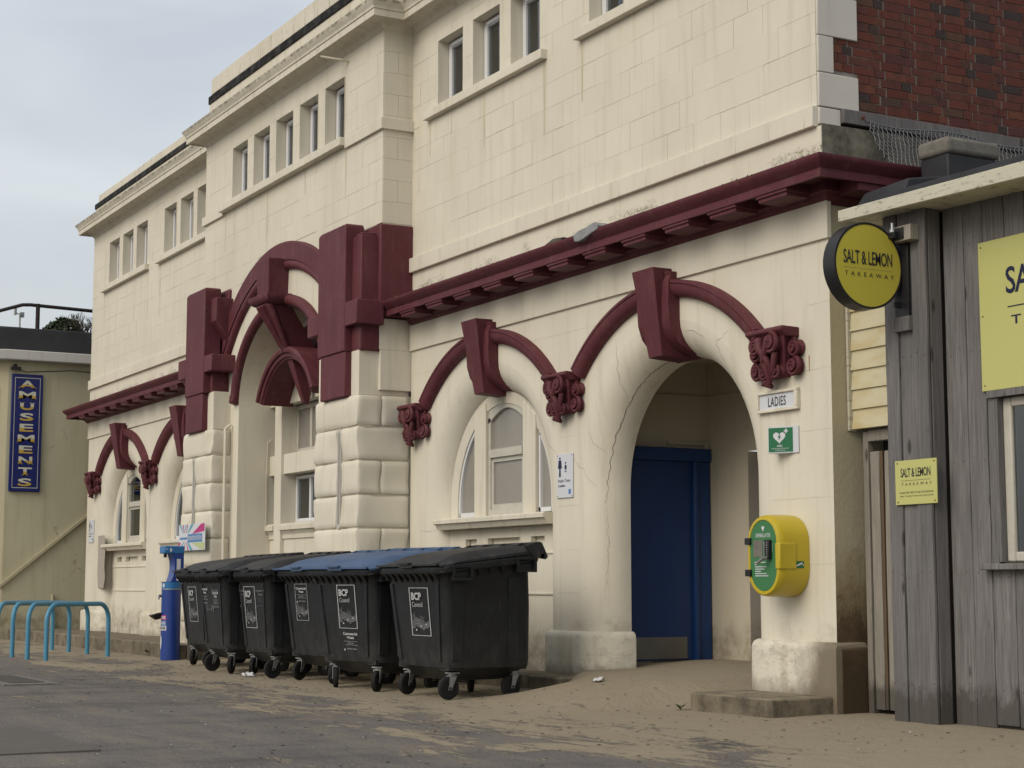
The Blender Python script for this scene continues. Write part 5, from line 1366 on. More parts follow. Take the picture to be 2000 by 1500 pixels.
# AED panoramic sign
t = thing('aed_sign', 'green AED heart sign in a white angled holder, above the yellow cabinet', 'sign', (-11.3, -.02, 2.26))
ang = rad(30); L = .225; o0 = Vector((-11.20, -.012, 2.155)); rdir = Vector((math.cos(ang), math.sin(ang), 0)); lft = o0-rdir*L
m = MB(); nn = Vector((rdir.y, -rdir.x, 0))*.005
def slab_quad(m, a, b, z0, z1, th): m.hexa([(a.x, a.y, z0), (b.x, b.y, z0), (b.x+th.x*-1, b.y-th.y, z0), (a.x-th.x, a.y-th.y, z0)], [(a.x, a.y, z1), (b.x, b.y, z1), (b.x-th.x, b.y-th.y, z1), (a.x-th.x, a.y-th.y, z1)])
slab_quad(m, lft, o0, 2.145, 2.365, nn); m.box(-11.20, -11.135, -.012, -.004, 2.145, 2.365)
m.hexa([(lft.x, lft.y, 2.146), (o0.x, o0.y, 2.146), (-11.42, -.004, 2.146), (-11.42, -.006, 2.146)], [(lft.x, lft.y, 2.15), (o0.x, o0.y, 2.15), (-11.42, -.004, 2.15), (-11.42, -.006, 2.15)]); m.build('holder', 'signwhite', t, smooth=0)
s = Sheet((lft.x, lft.y, 2.145), rdir, (0, 0, 1), L, .22); s.rect(.04, .98, .05, .95); s.build('green_face', 'aedgreen', t)
s = Sheet((lft.x, lft.y, 2.145), rdir, (0, 0, 1), L, .22)
heart = []
for k in range(24):
    q = 2*math.pi*k/24; heart.append((.46+.0150*16*math.sin(q)**3, .60+.0150*(13*math.cos(q)-5*math.cos(2*q)-2*math.cos(3*q)-math.cos(4*q))))
s.poly(heart[::-1], .004); s.rect(.64, .80, .80, .85, .004); s.rect(.695, .745, .74, .80, .004); s.rect(.695, .745, .85, .91, .004)
s.text('AED', .36, .58, .24, .31, .02, .004).text('Automated External', .16, .82, .16, .21, .0, .004).text('Defibrillator', .30, .70, .09, .14, .0, .004); s.build('heart_symbol', 'signwhite', t)
s = Sheet((lft.x, lft.y, 2.145), rdir, (0, 0, 1), L, .22); s.poly([(.49, .74), (.40, .59), (.455, .59), (.43, .47), (.53, .63), (.47, .63)], .006).build('lightning_bolt', 'aedgreen', t)

# ================================================================== defibrillator cabinet
t = thing('defibrillator_cabinet', 'yellow wall cabinet with green DEFIBRILLATOR door and keypad lock, on the corner pier', 'cabinet', (-11.25, -.16, 1.31))
dc, dz, hw_, hh = -11.25, 1.31, .215, .325
def stad(w, h, n=14):
    r = w; pts = []
    for k in range(n+1): a = math.pi*k/n; pts.append((r*math.cos(a), h-r+r*math.sin(a)*1.0))
    for k in range(n+1): a = math.pi+math.pi*k/n; pts.append((r*math.cos(a), -(h-r)+r*math.sin(a)))
    return pts
m = MB(); rings_ = []
for w_, h_, y_ in ((.215, .325, -.003), (.22, .33, -.05), (.22, .33, -.10), (.218, .328, -.24), (.212, .322, -.285), (.200, .310, -.300), (.178, .288, -.302), (.172, .282, -.29)):
    rings_.append([(dc+x, y_, dz+z) for x, z in stad(w_, h_)])
m.rings([r[::-1] for r in rings_]); m.build('shell', 'yellow', t, smooth=40)
m = MB(); m.box(dc+.165, dc+.228, -.31, -.14, dz-.11, dz+.10); m.build('side_clasp', 'yellow', t, bev=.01)
m = MB(); m.rings([[(dc+x, y_, dz+z) for x, z in stad(.172, .282)][::-1] for y_ in (-.288, -.297)]); m.build('door', 'green', t, smooth=30)
part('hinge', 'blacksign', t, lambda m: m.box(dc-.225, dc-.155, -.318, -.27, dz+.09, dz+.145), bev=.004); part('hinge', 'blacksign', t, lambda m: m.box(dc-.225, dc-.155, -.318, -.27, dz-.165, dz-.11), bev=.004)
lk = part('keypad_lock', 'blacksign', t, lambda m: m.box(dc+.055, dc+.115, -.335, -.297, dz-.03, dz+.125), bev=.008)
m = MB()
for k in range(7):
    for j in (0, 1): m.cyl((dc+.07+j*.03, -.335, dz+.10-k*.018), (dc+.07+j*.03, -.341, dz+.10-k*.018), .0065, 8)
m.box(dc+.052, dc+.06, -.338, -.30, dz-.02, dz+.12); m.build('keypad_button', 'galv', lk, smooth=30)
part('lock_handle', 'galv', lk, lambda m: (m.tube([(dc+.085, -.335, dz-.02), (dc+.085, -.36, dz-.02), (dc+.0, -.365, dz-.065)], [.014, .015, .012], 10)))
s = Sheet((dc-.172, -.297, dz-.282), (1, 0, 0), (0, 0, 1), .344, .564)
s.text('DEFIBRILLATOR', .22, .78, .76, .815, .01); s.poly([(.44, .90), (.50, .84), (.56, .90), (.53, .925), (.50, .905), (.47, .925)])
for k, (a, b) in enumerate(((.16, .60), (.16, .26), (.18, .62), (.18, .55), (.18, .40), (.18, .62), (.18, .68))): s.rect(a, b, .40-k*.032, .412-k*.032)
for k in range(4): s.text('C Z'[0:1], .84, .88, .66-k*.035, .68-k*.035)
s.build('door_print', 'signwhite', t)
s = Sheet((dc-.172, -.297, dz-.282), (1, 0, 0), (0, 0, 1), .344, .564); s.rect(.12, .46, .48, .72).build('keypad_photo', 'concrete', t)
s = Sheet((dc+.222, -.155, dz-.10), (0, 1, 0), (0, 0, 1), .09, .055); s.rect(0, 1, 0, 1, .002).build('side_sticker', 'aedgreen', t)
s = Sheet((dc+.222, -.155, dz-.10), (0, 1, 0), (0, 0, 1), .09, .055); s.poly([(.08, .35), (.14, .22), (.75, .55), (.85, .8), (.6, .75)], .004).disc(.88, .42, .07, .11, .004).build('sticker_figure', 'signwhite', t)

m = MB()
for x_, z_, l_ in ((-10.99, 2.92, .13), (-11.07, 2.90, .11)):
    n = 6
    m.rings([[(x_-.006*(1-.6*i/n), -.0025, z_-l_*i/n), (x_+.006*(1-.6*i/n), -.0025, z_-l_*i/n)] for i in range(n+1)], closed=False, cap=False)
m.build('rust_run', 'rustrun', bld, smooth=0, split=True)
rj = random.Random(31)
def hairline(x0, x1, z, nm='scored_joint'):
    m = MB(); n = max(4, int((x1-x0)/.08)); r_ = []
    for i in range(n+1):
        x_ = x0+(x1-x0)*i/n; h_ = .0012*rj.uniform(.3, 1.5); r_.append([(x_, -.0012, z-h_), (x_, -.0012, z+h_)])
    m.rings(r_, closed=False, cap=False); m.build(nm, 'joint', bld, smooth=0)
for z_ in (1.24, 1.77, 2.31, 2.80, 3.33): hairline(-11.54 if z_ < 2.2 else (-11.12 if z_ < 3 else -11.0), -10.722, z_)
for z_ in (1.0, 1.42, 1.86, 2.55): hairline(-15.0, -14.6, z_)
hairline(-15.6, -14.1, 3.60); hairline(-18.4, -17.6, 3.55); hairline(-32.6, -31.9, 2.9); hairline(-32.6, -31.9, 1.5)
# ================================================================== timber takeaway hut
HX0, HX1 = -9.94, -6.4
hut = thing('takeaway_hut', 'weathered grey timber takeaway hut with cream fascia at the right edge', 'building', (-8.4, .1, .05))
def plank(x0, x1, y, z0, z1, parent, mat='greywood', th=.028, bev=.006, bow=0):
    m = MB(); n = 10; rr = []
    e0 = [R.uniform(-.004, .004) for _ in range(n+1)]; e1 = [R.uniform(-.004, .004) for _ in range(n+1)]
    for i in range(n+1):
        z = z0+(z1-z0)*i/n; rr.append([(x0+.003+e0[i], y, z), (x1-.003+e1[i], y, z), (x1-.003+e1[i], y+th, z), (x0+.003+e0[i], y+th, z)])
    m.rings(rr); c = ((x0+x1)/2, y, z0); o = m.build('plank', mat, parent, smooth=0, loc=c, bev=bev); return o
# pier of three boards and its side board
for a, b, dy in ((-9.94, -9.79, 0), (-9.79, -9.635, .012), (-9.635, -9.475, -.004)): plank(a, b, -.12+dy, R.uniform(.03, .06), 3.84, hut)
def plank_side(x, y0, y1, z0, z1):
    m = MB(); m.box(x-.026, x, y0+.003, y1-.003, z0, z1); m.build('plank', 'greywood', hut, smooth=0, bev=.005, loc=(x, (y0+y1)/2, z0))
plank_side(-9.478, -.09, .03, .05, 3.84)
boxpart('hut_frame', 'postwood', hut, (-9.92, -9.52, -.085, .2, .05, 3.82), smooth=0)
# recessed front boards
edges = [-9.475, -9.265, -9.075, -8.86, -8.66, -8.45, -8.25, -8.05, -7.85, -7.6, -7.4, -7.2]
WX0, WX1, WZA, WZB = -9.00, -7.9, 1.235, 2.39
for a, b in zip(edges[:-1], edges[1:]):
    if b <= WX0+.06: plank(a, min(b, WX0+.0), .05, R.uniform(.06, .1), 3.84, hut)
    elif a >= WX1: plank(a, b, .05, .08, 3.84, hut)
    else: plank(a, b, .05, R.uniform(.08, .12), WZA-.02, hut); plank(a, b, .05, WZB+.05, 3.84, hut)
plank(-9.075, WX0, .05, WZA-.02, WZB+.05, hut)
boxpart('hut_backing', 'postwood', hut, (-9.5, WX0, .085, .12, .05, 3.8), smooth=0); boxpart('hut_backing', 'postwood', hut, (WX0, -6.4, .085, .12, .05, WZA), smooth=0); boxpart('hut_backing', 'postwood', hut, (WX0, -6.4, .085, .12, WZB, 3.8), smooth=0)
# reveal boards and window
m = MB(); m.box(WX0, WX0+.022, .05, .17, WZA, WZB); m.build('plank', 'greywood', hut, smooth=0, loc=(WX0, .05, WZA))
boxpart('plank', 'greywood', hut, (-9.06, -7.8, .03, .052, WZB, WZB+.05), smooth=0, loc=(-9.06, .05, WZB))
wf = MB(); wf.box(WX0+.023, WX0+.10, .10, .16, WZA+.0, WZB); wf.box(WX0+.10, WX1, .101, .16, WZA, WZA+.07); wf.box(WX0+.10, WX1, .101, .16, WZB-.07, WZB)
f = wf.build('window', 'oldwhite', hut, bev=.012)
boxpart('pane', 'glass', f, (WX0+.09, WX1, .125, .131, WZA+.06, WZB-.06), smooth=0)
m = MB(); n = 20
m.rings([[(WX0+.08+.05*i, .20+.02*math.sin(i*1.7), z) for i in range(n)] for z in (WZA, WZB)], closed=False, cap=False); m.build('blind', 'curtain', f, smooth=180)
boxpart('window_ledge', 'greywood', hut, (-9.12, -7.8, -.03, .07, WZA-.055, WZA-.012), bev=.006)
# fascia, soffit, roof
m = MB(); m.hexa([(-10.20, -.33, 3.835), (-6.3, -.33, 3.74), (-6.3, -.28, 3.74), (-10.20, -.28, 3.835)], [(-10.20, -.33, 3.925), (-6.3, -.33, 3.87), (-6.3, -.28, 3.87), (-10.20, -.28, 3.925)]); m.build('fascia', 'fascia', hut, bev=.006)
m = MB(); m.hexa([(-10.19, -.28, 3.85), (-6.3, -.28, 3.755), (-6.3, .1, 3.755), (-10.19, .1, 3.85)], [(-10.19, -.28, 3.87), (-6.3, -.28, 3.775), (-6.3, .1, 3.775), (-10.19, .1, 3.87)]); m.build('soffit_board', 'fascia', hut, smooth=0)
m = MB(); m.hexa([(-9.97, -.27, 3.90), (-6.3, -.27, 3.86), (-6.3, 3, 4.0), (-10.3, 3, 4.1)], [(-9.97, -.25, 3.985), (-6.3, -.25, 3.95), (-6.3, 3, 4.2), (-10.3, 3, 4.25)]); m.hexa([(-10.15, -.22, 3.92), (-9.6, -.22, 3.92), (-9.6, .6, 3.95), (-10.15, .6, 3.95)], [(-10.10, -.15, 4.06), (-9.6, -.15, 4.08), (-9.6, .6, 4.2), (-10.1, .6, 4.2)])
m.build('roof', 'felt', hut, bev=.015)
boxpart('hut_side', 'felt', hut, (-9.9, -6.4, .2, 3, .05, 3.85), smooth=0)
m = MB(); rn = random.Random(21)
for xc, yy in [(-9.865, -.12), (-9.71, -.108), (-9.555, -.124), (-9.37, .05), (-9.17, .05), (-8.96, .05), (-8.76, .05)]:
    for zz in (.35, 1.15, 1.95, 2.75, 3.55):
        if xc > -9.0 and 1.2 < zz < 3.6: continue
        for dx in (-.045, .045):
            x_, z_ = xc+dx+rn.uniform(-.01, .01), zz+rn.uniform(-.03, .03); m.cyl((x_, yy+.001, z_), (x_, yy-.0025, z_), .0045, 6)
o = m.build('nail', 'rust', hut, smooth=0); o['kind'] = 'stuff'
# roof vent
vt = thing('roof_vent', 'square felt-wrapped roof upstand with a rounded concrete cap', 'vent', (-10.0, .7, 4.0))
boxpart('upstand', 'felt', vt, (-10.18, -9.87, .5, 1.02, 3.9, 4.41), bev=.015); boxpart('cap', 'concrete', vt, (-10.20, -9.85, .48, 1.04, 4.41, 4.545), bev=.035, seg=3)

# cladding panel and gate between building and hut
cl = thing('clad_infill', 'cream weatherboard panel fixed between building corner and hut', 'panel', (-10.33, .2, 3.0))
z = 2.30
while z < 3.84:
    m = MB(); zt = min(z+.157, 3.85); m.poly_x([(.20, z), (.175, z+.004), (.192, zt), (.215, zt)], -10.69, -9.94); m.build('weatherboard', 'clad', cl, smooth=0, loc=(-10.3, .2, z)); z += .157
boxpart('edge_trim', 'fascia', cl, (-10.715, -10.69, .15, .24, 2.29, 3.84), bev=.004)
gt = thing('timber_gate', 'narrow pale boarded timber gate under the cream cladding', 'gate', (-10.35, .25, .1))
boxpart('gate_post', 'palewood', gt, (-10.645, -10.585, .24, .30, .08, 2.28), bev=.006)
boxpart('gate_lintel', 'palewood', gt, (-10.585, -9.94, .24, .30, 2.20, 2.29), bev=.006)
for a, b, c_ in ((-10.58, -10.47, .255), (-10.435, -10.25, .27), (-10.25, -10.05, .272), (-10.05, -9.9, .272)): plank(a, b, c_, .115, 2.12, gt, 'palewood')
boxpart('gate_batten', 'battenwood', gt, (-10.468, -10.44, .262, .28, .12, 2.12), smooth=0)
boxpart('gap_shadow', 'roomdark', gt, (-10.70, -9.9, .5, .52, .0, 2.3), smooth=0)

# ================================================================== signs of the hut
def salt(s, y1, mat_line=True, small=False):
    s.text('SALT & LEMON', .14, .86, .64, .82, .02, spacing=.95)
rs = thing('round_sign', 'round yellow projecting sign with black rim reading SALT & LEMON TAKEAWAY', 'sign', (-9.7, -.46, 3.41))
rx, ry, rz_ = -9.70, -.465, 3.405; RR = .322
m = MB(); rg = []
for x, r in ((rx-.13, RR), (rx, RR), (rx, RR-.016), (rx-.006, RR-.016), (rx-.006, .0005)):
    rg.append([(x, ry+r*math.cos(2*math.pi*k/64), rz_+r*math.sin(2*math.pi*k/64)) for k in range(64)])
m.rings(rg, cap=False); m.rings([[(rx-.13, ry+r*math.cos(-2*math.pi*k/64), rz_+r*math.sin(-2*math.pi*k/64)) for k in range(64)] for r in (RR, .0005)], cap=False); m.build('drum', 'blacksign', rs, smooth=30)
m = MB(); m.add([(rx-.003, ry+(RR-.016)*math.cos(2*math.pi*k/64), rz_+(RR-.016)*math.sin(2*math.pi*k/64)) for k in range(64)], [tuple(range(64))]); m.build('face', 'lemonround', rs, smooth=0)
s = Sheet((rx-.003, ry-RR, rz_-RR), (0, 1, 0), (0, 0, 1), 2*RR, 2*RR)
s.text('SALT & LEMON', .135, .85, .505, .665, .012, .003, .95).text('TAKEAWAY', .15, .87, .365, .415, .0, .003, 1.9); s.build('lettering', 'dark', rs)
s = Sheet((rx-.003, ry-RR, rz_-RR), (0, 1, 0), (0, 0, 1), 2*RR, 2*RR); s.rect(.13, .86, .457, .460).build('rule_line', 'printghost', rs)
part('bracket_plate', 'blacksign', rs, lambda m: m.box(-9.79, -9.64, -.145, -.128, 3.03, 3.62), bev=.003)
part('bracket_arm', 'blacksign', rs, lambda m: (m.box(-9.75, -9.72, -.19, -.13, 3.50, 3.54), m.box(-9.75, -9.72, -.19, -.13, 3.12, 3.16)))
part('bracket_backing', 'greywood', hut, lambda m: m.box(-9.80, -9.63, -.155, -.115, 2.94, 3.05), bev=.004)
fl = thing('flood_sensor', 'small black sensor on a pale wood block above the round sign bracket', 'sensor', (-9.65, -.2, 3.68))
boxpart('wood_block', 'palewood', fl, (-9.76, -9.53, -.21, -.125, 3.60, 3.715), bev=.004)
part('sensor_body', 'blacksign', fl, lambda m: (m.box(-9.72, -9.64, -.27, -.21, 3.62, 3.67), m.box(-9.70, -9.60, -.225, -.208, 3.615, 3.70)), bev=.004)
part('glass_stem', 'signwhite', fl, lambda m: (m.cyl((-9.68, -.25, 3.67), (-9.68, -.25, 3.74), .009, 8), m.cyl((-9.68, -.25, 3.665), (-9.68, -.25, 3.685), .016, 8)))

q = thing('square_sign', 'small square yellow SALT & LEMON TAKEAWAY notice on the hut boards', 'sign', (-9.63, -.14, 1.82))
boxpart('board', 'lemon', q, (-9.845, -9.405, -.137, -.128, 1.66, 1.985), bev=.002)
s = Sheet((-9.845, -.137, 1.66), (1, 0, 0), (0, 0, 1), .44, .325)
s.text('SALT & LEMON', .14, .86, .62, .82, .012, .002, .95).rect(.14, .86, .54, .546).text('TAKEAWAY', .16, .88, .43, .49, .0, .002, 1.9)
s.text('PLEASE FEEL FREE TO USE OUR DECKING', .11, .92, .25, .29, 0, .002, 1.05).text('AREA TO ENJOY YOUR FOOD AND DRINK', .11, .92, .165, .205, 0, .002, 1.05); s.build('lettering', 'dark', q)
m = MB()
for a in (.06, .95):
    for b in (.06, .94): m.cyl((-9.845+.44*a, -.137, 1.66+.325*b), (-9.845+.44*a, -.140, 1.66+.325*b), .006, 8)
m.build('screw', 'rust', q, split=True)
q = thing('wall_sign', 'large yellow hut sign cut by the right edge, only S and T showing', 'sign', (-8.2, .03, 2.95))
LX, LW, LZ, LH = -9.095, 2.1, 2.44, 1.07
boxpart('board', 'lemon', q, (LX, LX+LW, .028, .04, LZ, LZ+LH), bev=.002)
s = Sheet((LX, .028, LZ), (1, 0, 0), (0, 0, 1), LW, LH)
s.text('SALT & LEMON', .125, .80, .62, .80, .012, .002, .92).rect(.13, .80, .53, .538).text('TAKEAWAY', .145, .80, .415, .475, .01, .002, 1.9); s.build('lettering', 'navy', q)
m = MB()
for b in (.035, .5, .965): m.cyl((LX+.03, .028, LZ+LH*b), (LX+.03, .025, LZ+LH*b), .006, 8)
m.build('screw', 'rust', q, split=True)

# ================================================================== chain link netting
m = MB()
def netp(u, v):   # u along the wall (m), v from 0 (rail) to 1 (roof edge)
    y = .45+u; top = Vector((XB+.06, y, 4.87-.02*math.sin(u*5)))
    bot = Vector((-10.45+.02*math.sin(u*7), y*.96+.12, 4.33+.03*math.sin(u*3)+.04*u))
    p = top.lerp(bot, v); p.z -= .07*math.sin(math.pi*v); return p
for k in range(-12, 58):
    for d in (1, -1):
        pts = []
        for i in range(9):
            v = i/8; u = k*.045+d*v*.35+.008*math.sin(i*2.1+k)
            if 0 <= u <= 2.5: pts.append(netp(u, v)+Vector((.004*math.sin(i*3+k), 0, 0)))
        if len(pts) > 1: m.tube(pts, .0036, 3)
m.tube([netp(u*.1, 0) for u in range(26)], .005, 4)
m.tube([netp(u*.12, .3+.03*u/3)+Vector((.03, 0, 0)) for u in range(5, 22)], .008, 5)
tag(m.build('wire_netting', 'wire', None, smooth=60, loc=(XB, .5, 4.6)), 'sagging diamond wire netting between brick wall and hut roof', 'netting')

# ================================================================== amusements building
AX = -34.0
ab = thing('amusements_building', 'olive cream arcade building with dark parapet beyond the long building', 'building', (AX-3, 0, 0))
y0 = -1.25
m = MB(); m.add([(AX, y0, -.1), (AX, 9, -.1), (AX, 9, 5.62), (AX, y0, 5.62)], [(0, 1, 2, 3)]); m.build('side_wall', 'amuse', ab, smooth=0)
m = MB(); m.add([(AX-8, y0-1.0, -.1), (AX-.5, y0-1.0, -.1), (AX-.5, y0-1.0, 5.62), (AX-8, y0-1.0, 5.62)], [(0, 1, 2, 3)]); m.add([(AX-.5, y0-1.0, -.1), (AX, y0, -.1), (AX, y0, 5.62), (AX-.5, y0-1.0, 5.62)], [(0, 1, 2, 3)]); m.build('front_wall', 'amusel', ab, smooth=0)
m = MB(); m.poly_z([(AX-8, y0-1.3), (AX-.4, y0-1.3), (AX+.25, y0-.1), (AX+.25, 9), (AX-8, 9)], 5.42, 5.62); m.build('roof_edge', 'whitewash', ab, bev=.02)
m = MB(); m.poly_z([(AX-8, y0-1.2), (AX-.4, y0-1.2), (AX+.15, y0), (AX+.15, 9), (AX-8, 9)], 5.622, 6.07); m.build('parapet', 'amusedark', ab, bev=.02)
part('window', 'oldwhite', ab, lambda m: (m.add([(AX-.40, y0-.83, 2.2), (AX-.06, y0-.15, 2.2), (AX-.06, y0-.15, 4.9), (AX-.40, y0-.83, 4.9)], [(0, 1, 2, 3)])), smooth=0)
m = MB(); m.hexa([(AX, -1.3, 1.02), (AX+.06, -1.3, 1.02), (AX+.06, .9, 2.85), (AX, .9, 2.85)], [(AX, -1.3, 1.09), (AX+.06, -1.3, 1.09), (AX+.06, .9, 2.92), (AX, .9, 2.92)]); m.build('stair_handrail', 'amusel', ab, smooth=0)
part('wall_socket', 'concrete', ab, lambda m: m.box(AX, AX+.04, .36, .44, .98, 1.18), bev=.01)
part('soil_pipe', 'amusel', ab, lambda m: m.tube([(AX+.06, -.28, -.1), (AX+.06, -.28, .9)], .035, 10))
part('cable', 'cable', ab, lambda m: m.tube([(AX+.012, -1.2, 5.28), (AX+.012, -.9, 5.22), (AX+.012, .0, 5.30), (AX+.012, .8, 5.26)], .008, 5))
part('flood_lamp', 'blacksign', ab, lambda m: (m.box(AX, AX+.05, -1.16, -1.10, 5.28, 5.36), m.box(AX+.05, AX+.14, -1.22, -1.04, 5.24, 5.30)))
rl = thing('roof_railing', 'rusty tubular guard rail above the dark parapet', 'railing', (AX-.1, 0, 6.07))
part('rail', 'railing', rl, lambda m: m.tube([(AX-1.0, -2.4, 6.25), (AX-.5, -1.9, 6.28), (AX-.12, -1.0, 6.56), (AX-.1, -.85, 6.57), (AX-.1, 2, 6.50), (AX-.1, 9, 6.45)], .035, 8))
part('rail', 'railing', rl, lambda m: m.tube([(AX-1.0, -2.4, 6.18), (AX-.4, -1.7, 6.12), (AX-.1, -1.0, 6.08)], .03, 8))
part('rail_post', 'railing', rl, lambda m: (m.cyl((AX-.1, -.70, 6.05), (AX-.1, -.70, 6.6), .042, 8)))
part('rail_post', 'railing', rl, lambda m: (m.cyl((AX-.1, 2.4, 6.05), (AX-.1, 2.4, 6.5), .042, 8)))
wv = thing('weather_mast', 'slim mast with a small wind vane beyond the railing', 'mast', (AX-2.5, -.35, 6.0))
part('mast', 'galv', wv, lambda m: m.cyl((AX-2.5, -.50, 5.9), (AX-2.5, -.50, 6.75), .02, 6)); part('vane', 'galv', wv, lambda m: (m.box(AX-2.55, AX-2.45, -.50, -.42, 6.68, 6.78), m.cyl((AX-2.5, -.52, 6.74), (AX-2.5, -.62, 6.78), .012, 6), m.cyl((AX-2.5, -.60, 6.72), (AX-2.5, -.60, 6.86), .035, 6)))
# AMUSEMENTS sign
sg = thing('amusements_sign', 'tall blue sign spelling AMUSEMENTS in stacked cream and gold letters', 'sign', (AX+.05, -1, 4.0))
SY0, SY1, SZ0, SZ1 = -1.19, -.59, 2.88, 5.17
boxpart('board', 'signblue', sg, (AX+.01, AX+.07, SY0, SY1, SZ0, SZ1), bev=.01)
s = Sheet((AX+.07, SY0, SZ0), (0, 1, 0), (0, 0, 1), SY1-SY0, SZ1-SZ0); s.frame(.09, .91, .03, .97, .016, .005); s.build('border', 'lettercream', sg)
for nm, clipz, mt in (('letter', True, 'lettercream'), ('letter_base', False, 'gold')):
    for i, ch in enumerate('AMUSEMENTS'):
        s = Sheet((AX+.07, SY0, SZ0), (0, 1, 0), (0, 0, 1), SY1-SY0, SZ1-SZ0)
        zt = .945-.0925*i; zb = zt-.066
        wd = .27 if ch in 'AM' else .22
        s.text(ch, .5-wd, .5+wd, zb, zt, .03, .003)
        # serifs
        if ch in 'AMUN': s.rect(.5-wd-.02, .5-wd+.13, zb if ch != 'U' else zt-.007, zb+.007 if ch != 'U' else zt, .003).rect(.5+wd-.13, .5+wd+.02, zb if ch != 'U' else zt-.007, zb+.007 if ch != 'U' else zt, .003)
        if ch == 'T': s.rect(.40, .60, zb, zb+.007, .003)
        if clipz: s.build(nm, mt, sg)
        else:
            # gold lower half: cut the same glyph at mid height
            bm = bmesh.new(); me = bpy.data.meshes.new('tmp'); me.from_pydata(s.mb.v, [], s.mb.f); bm.from_mesh(me)
            zc_ = SZ0+(SZ1-SZ0)*(zb+(zt-zb)*.46)
            bmesh.ops.bisect_plane(bm, geom=bm.verts[:]+bm.edges[:]+bm.faces[:], plane_co=(0, 0, zc_), plane_no=(0, 0, 1), clear_outer=True)
            for v in bm.verts: v.co.x += .0015
            g = MB(); bm.verts.index_update(); g.v = [tuple(v.co) for v in bm.verts]; g.f = [[v.index for v in f_.verts] for f_ in bm.faces]; g.m = [0]*len(g.f); bm.free()
            if g.f: g.build(nm, mt, sg, smooth=0)

# ================================================================== trees beyond the roof
def bush(name, label, cx, cy, cz, w, h, n, bare):
    t = thing(name, label, 'tree', (cx, cy, cz-h))
    rr = random.Random(5 if bare else 9)
    tr = MB(); lf = MB()
    tr.tube([(cx, cy, cz-h*1.6), (cx, cy, cz-h*.2)], [.5, .22], 7)
    def branch(p, d, L, r, dep):
        q = p+d*L; tr.tube([p, (p+q)/2+Vector((rr.uniform(-.1, .1), rr.uniform(-.1, .1), 0))*L, q], [r, r*.8, r*.5], 4)
        if dep > 0:
            for _ in range(3 if dep > 1 else 4):
                nd = (d+Vector((rr.uniform(-.7, .7), rr.uniform(-.7, .7), rr.uniform(-.25, .6)))).normalized(); branch(q, nd, L*rr.uniform(.55, .8), r*.55, dep-1)
    if bare:
        for k in range(7): branch(Vector((cx+rr.uniform(-.3, .3)*w, cy+rr.uniform(-.4, .4)*w, cz-h*.8)), Vector((rr.uniform(-.5, .5), rr.uniform(-.6, .6), 1)).normalized(), h*.5, .10, 4)
        tr.build('trunk', 'bark', t, smooth=60)
    else:
        for k in range(n):
            a = rr.uniform(0, 2*math.pi); e = rr.random()**.5; zz = rr.uniform(-1, 1)
            rad_ = math.sqrt(max(0, 1-zz*zz))*e
            p = Vector((cx+w*.5*rad_*math.cos(a), cy+w*.5*rad_*math.sin(a), cz+h*.5*zz+.25*noise.noise(Vector((a*2, zz*3, 0)))))
            s_ = rr.uniform(.04, .09); d1 = Vector((rr.uniform(-1, 1), rr.uniform(-1, 1), rr.uniform(-1, 1))).normalized()*s_; d2 = d1.orthogonal().normalized()*s_*.6
            lf.add([p-d1, p+d2, p+d1, p-d2], [(0, 1, 2, 3)])
        tr.build('trunk', 'bark', t, smooth=60); lf.build('crown', 'leaf', t, smooth=0)
bush('evergreen_tree', 'small dark evergreen crown just above the arcade parapet', -62, 6.85, 9.85, 1.7, 1.5, 3000, False)
bush('bare_tree', 'leafless twiggy tree right of the evergreen crown', -62, 7.7, 9.9, 1.3, 1.7, 0, True)
# hill ground under the trees
m = MB(); m.rings([[(-70+12*math.cos(a)*r, 16+22*math.sin(a)*r, zz) for a in [2*math.pi*k/24 for k in range(24)]] for r, zz in ((1, -.2), (.75, 4), (.4, 7), (.05, 7.4))]); o = m.build('hill', 'leaf', None, smooth=180); o['kind'] = 'structure'

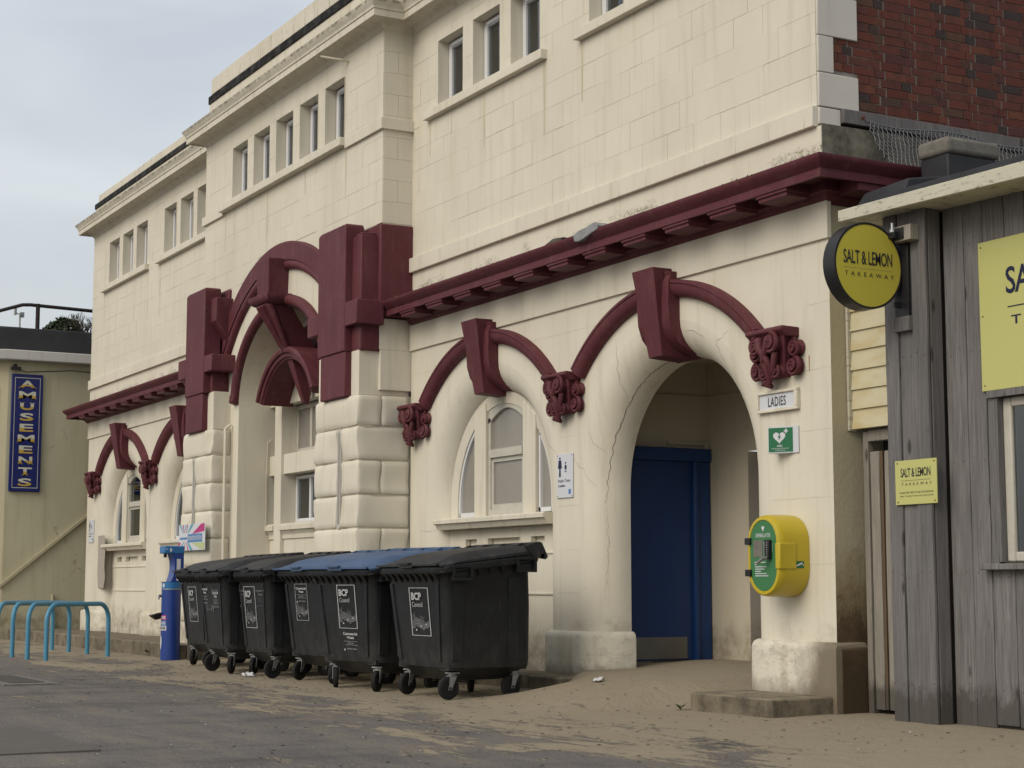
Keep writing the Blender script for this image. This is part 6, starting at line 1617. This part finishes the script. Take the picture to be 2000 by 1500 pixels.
# ================================================================== covers and litter
t = thing('drain_cover', 'long iron grating in a pale frame, set in asphalt near left edge', 'drain cover', (-19.6, -4.3, .04))
m = MB(); m.box(-20.6, -18.55, -4.62, -4.02, .0, .046); m.build('frame', 'concrete', t)
m = MB()
for i in range(22): m.box(-20.4+i*.075, -20.4+i*.075+.045, -4.5, -4.14, .04, .054)
m.build('grating', 'iron', t)
m = MB(); m.box(-13.0, -10.95, -6.6, -5.72, .0, .047); tag(m.build('manhole_cover', 'iron', None, loc=(-12, -6.1, .0)), 'flat grey cover flush in the asphalt, bottom left corner', 'manhole cover')
def scrap(x, y, s, seed, label=None, mat='litter', kindn='paper_scrap'):
    rr = random.Random(seed); m = MB(); n = 5; z = gz(x, y)+.002
    g = [[(x+(i/n-.5)*s*1.6+rr.uniform(-.1, .1)*s, y+(j/n-.5)*s+rr.uniform(-.1, .1)*s, z+abs(rr.gauss(0, .22))*s) for i in range(n)] for j in range(n)]
    m.rings(g, closed=False, cap=False); o = m.build(kindn, mat, None, smooth=0, loc=(x, y, z)); return o
tag(scrap(-19.0, -1.75, .16, 1), 'crumpled white paper caught under the bin with worn labels', 'litter')
tag(scrap(-16.6, -.9, .14, 2), 'pale scrap of litter lying behind the blue-lidded bins', 'litter')
tag(scrap(-13.35, -.55, .10, 3), 'small white scrap on the sand beside the porch pier', 'litter')
tag(scrap(-13.2, 1.2, .12, 4), 'pale flattened wrapper on the porch floor by the back wall', 'litter')
rr = random.Random(12); m = MB()
for k in range(1100):
    if k < 700: x = rr.uniform(-24, -8); y = -.35-abs(rr.gauss(0, 1.6))
    else: x = rr.uniform(-22, -9); y = rr.uniform(-6.5, -1.5)
    z = gz(x, y)+.004; s = rr.uniform(.006, .022); a = rr.uniform(0, 3.1)
    if x > -24 and -2 < y: z += .002
    c_, s_ = math.cos(a)*s, math.sin(a)*s; m.mi(0 if rr.random() < .25 else 1)
    m.add([(x-c_, y-s_, z), (x+s_*.5, y-c_*.5, z+s*.3), (x+c_, y+s_, z+.001), (x-s_*.5, y+c_*.5, z+s*.2)], [(0, 1, 2, 3)])
o = m.build('debris', ['litter', 'litterdark'], None, smooth=0); o['kind'] = 'stuff'
print('bricks', nb, 'blocks', len(blocks))
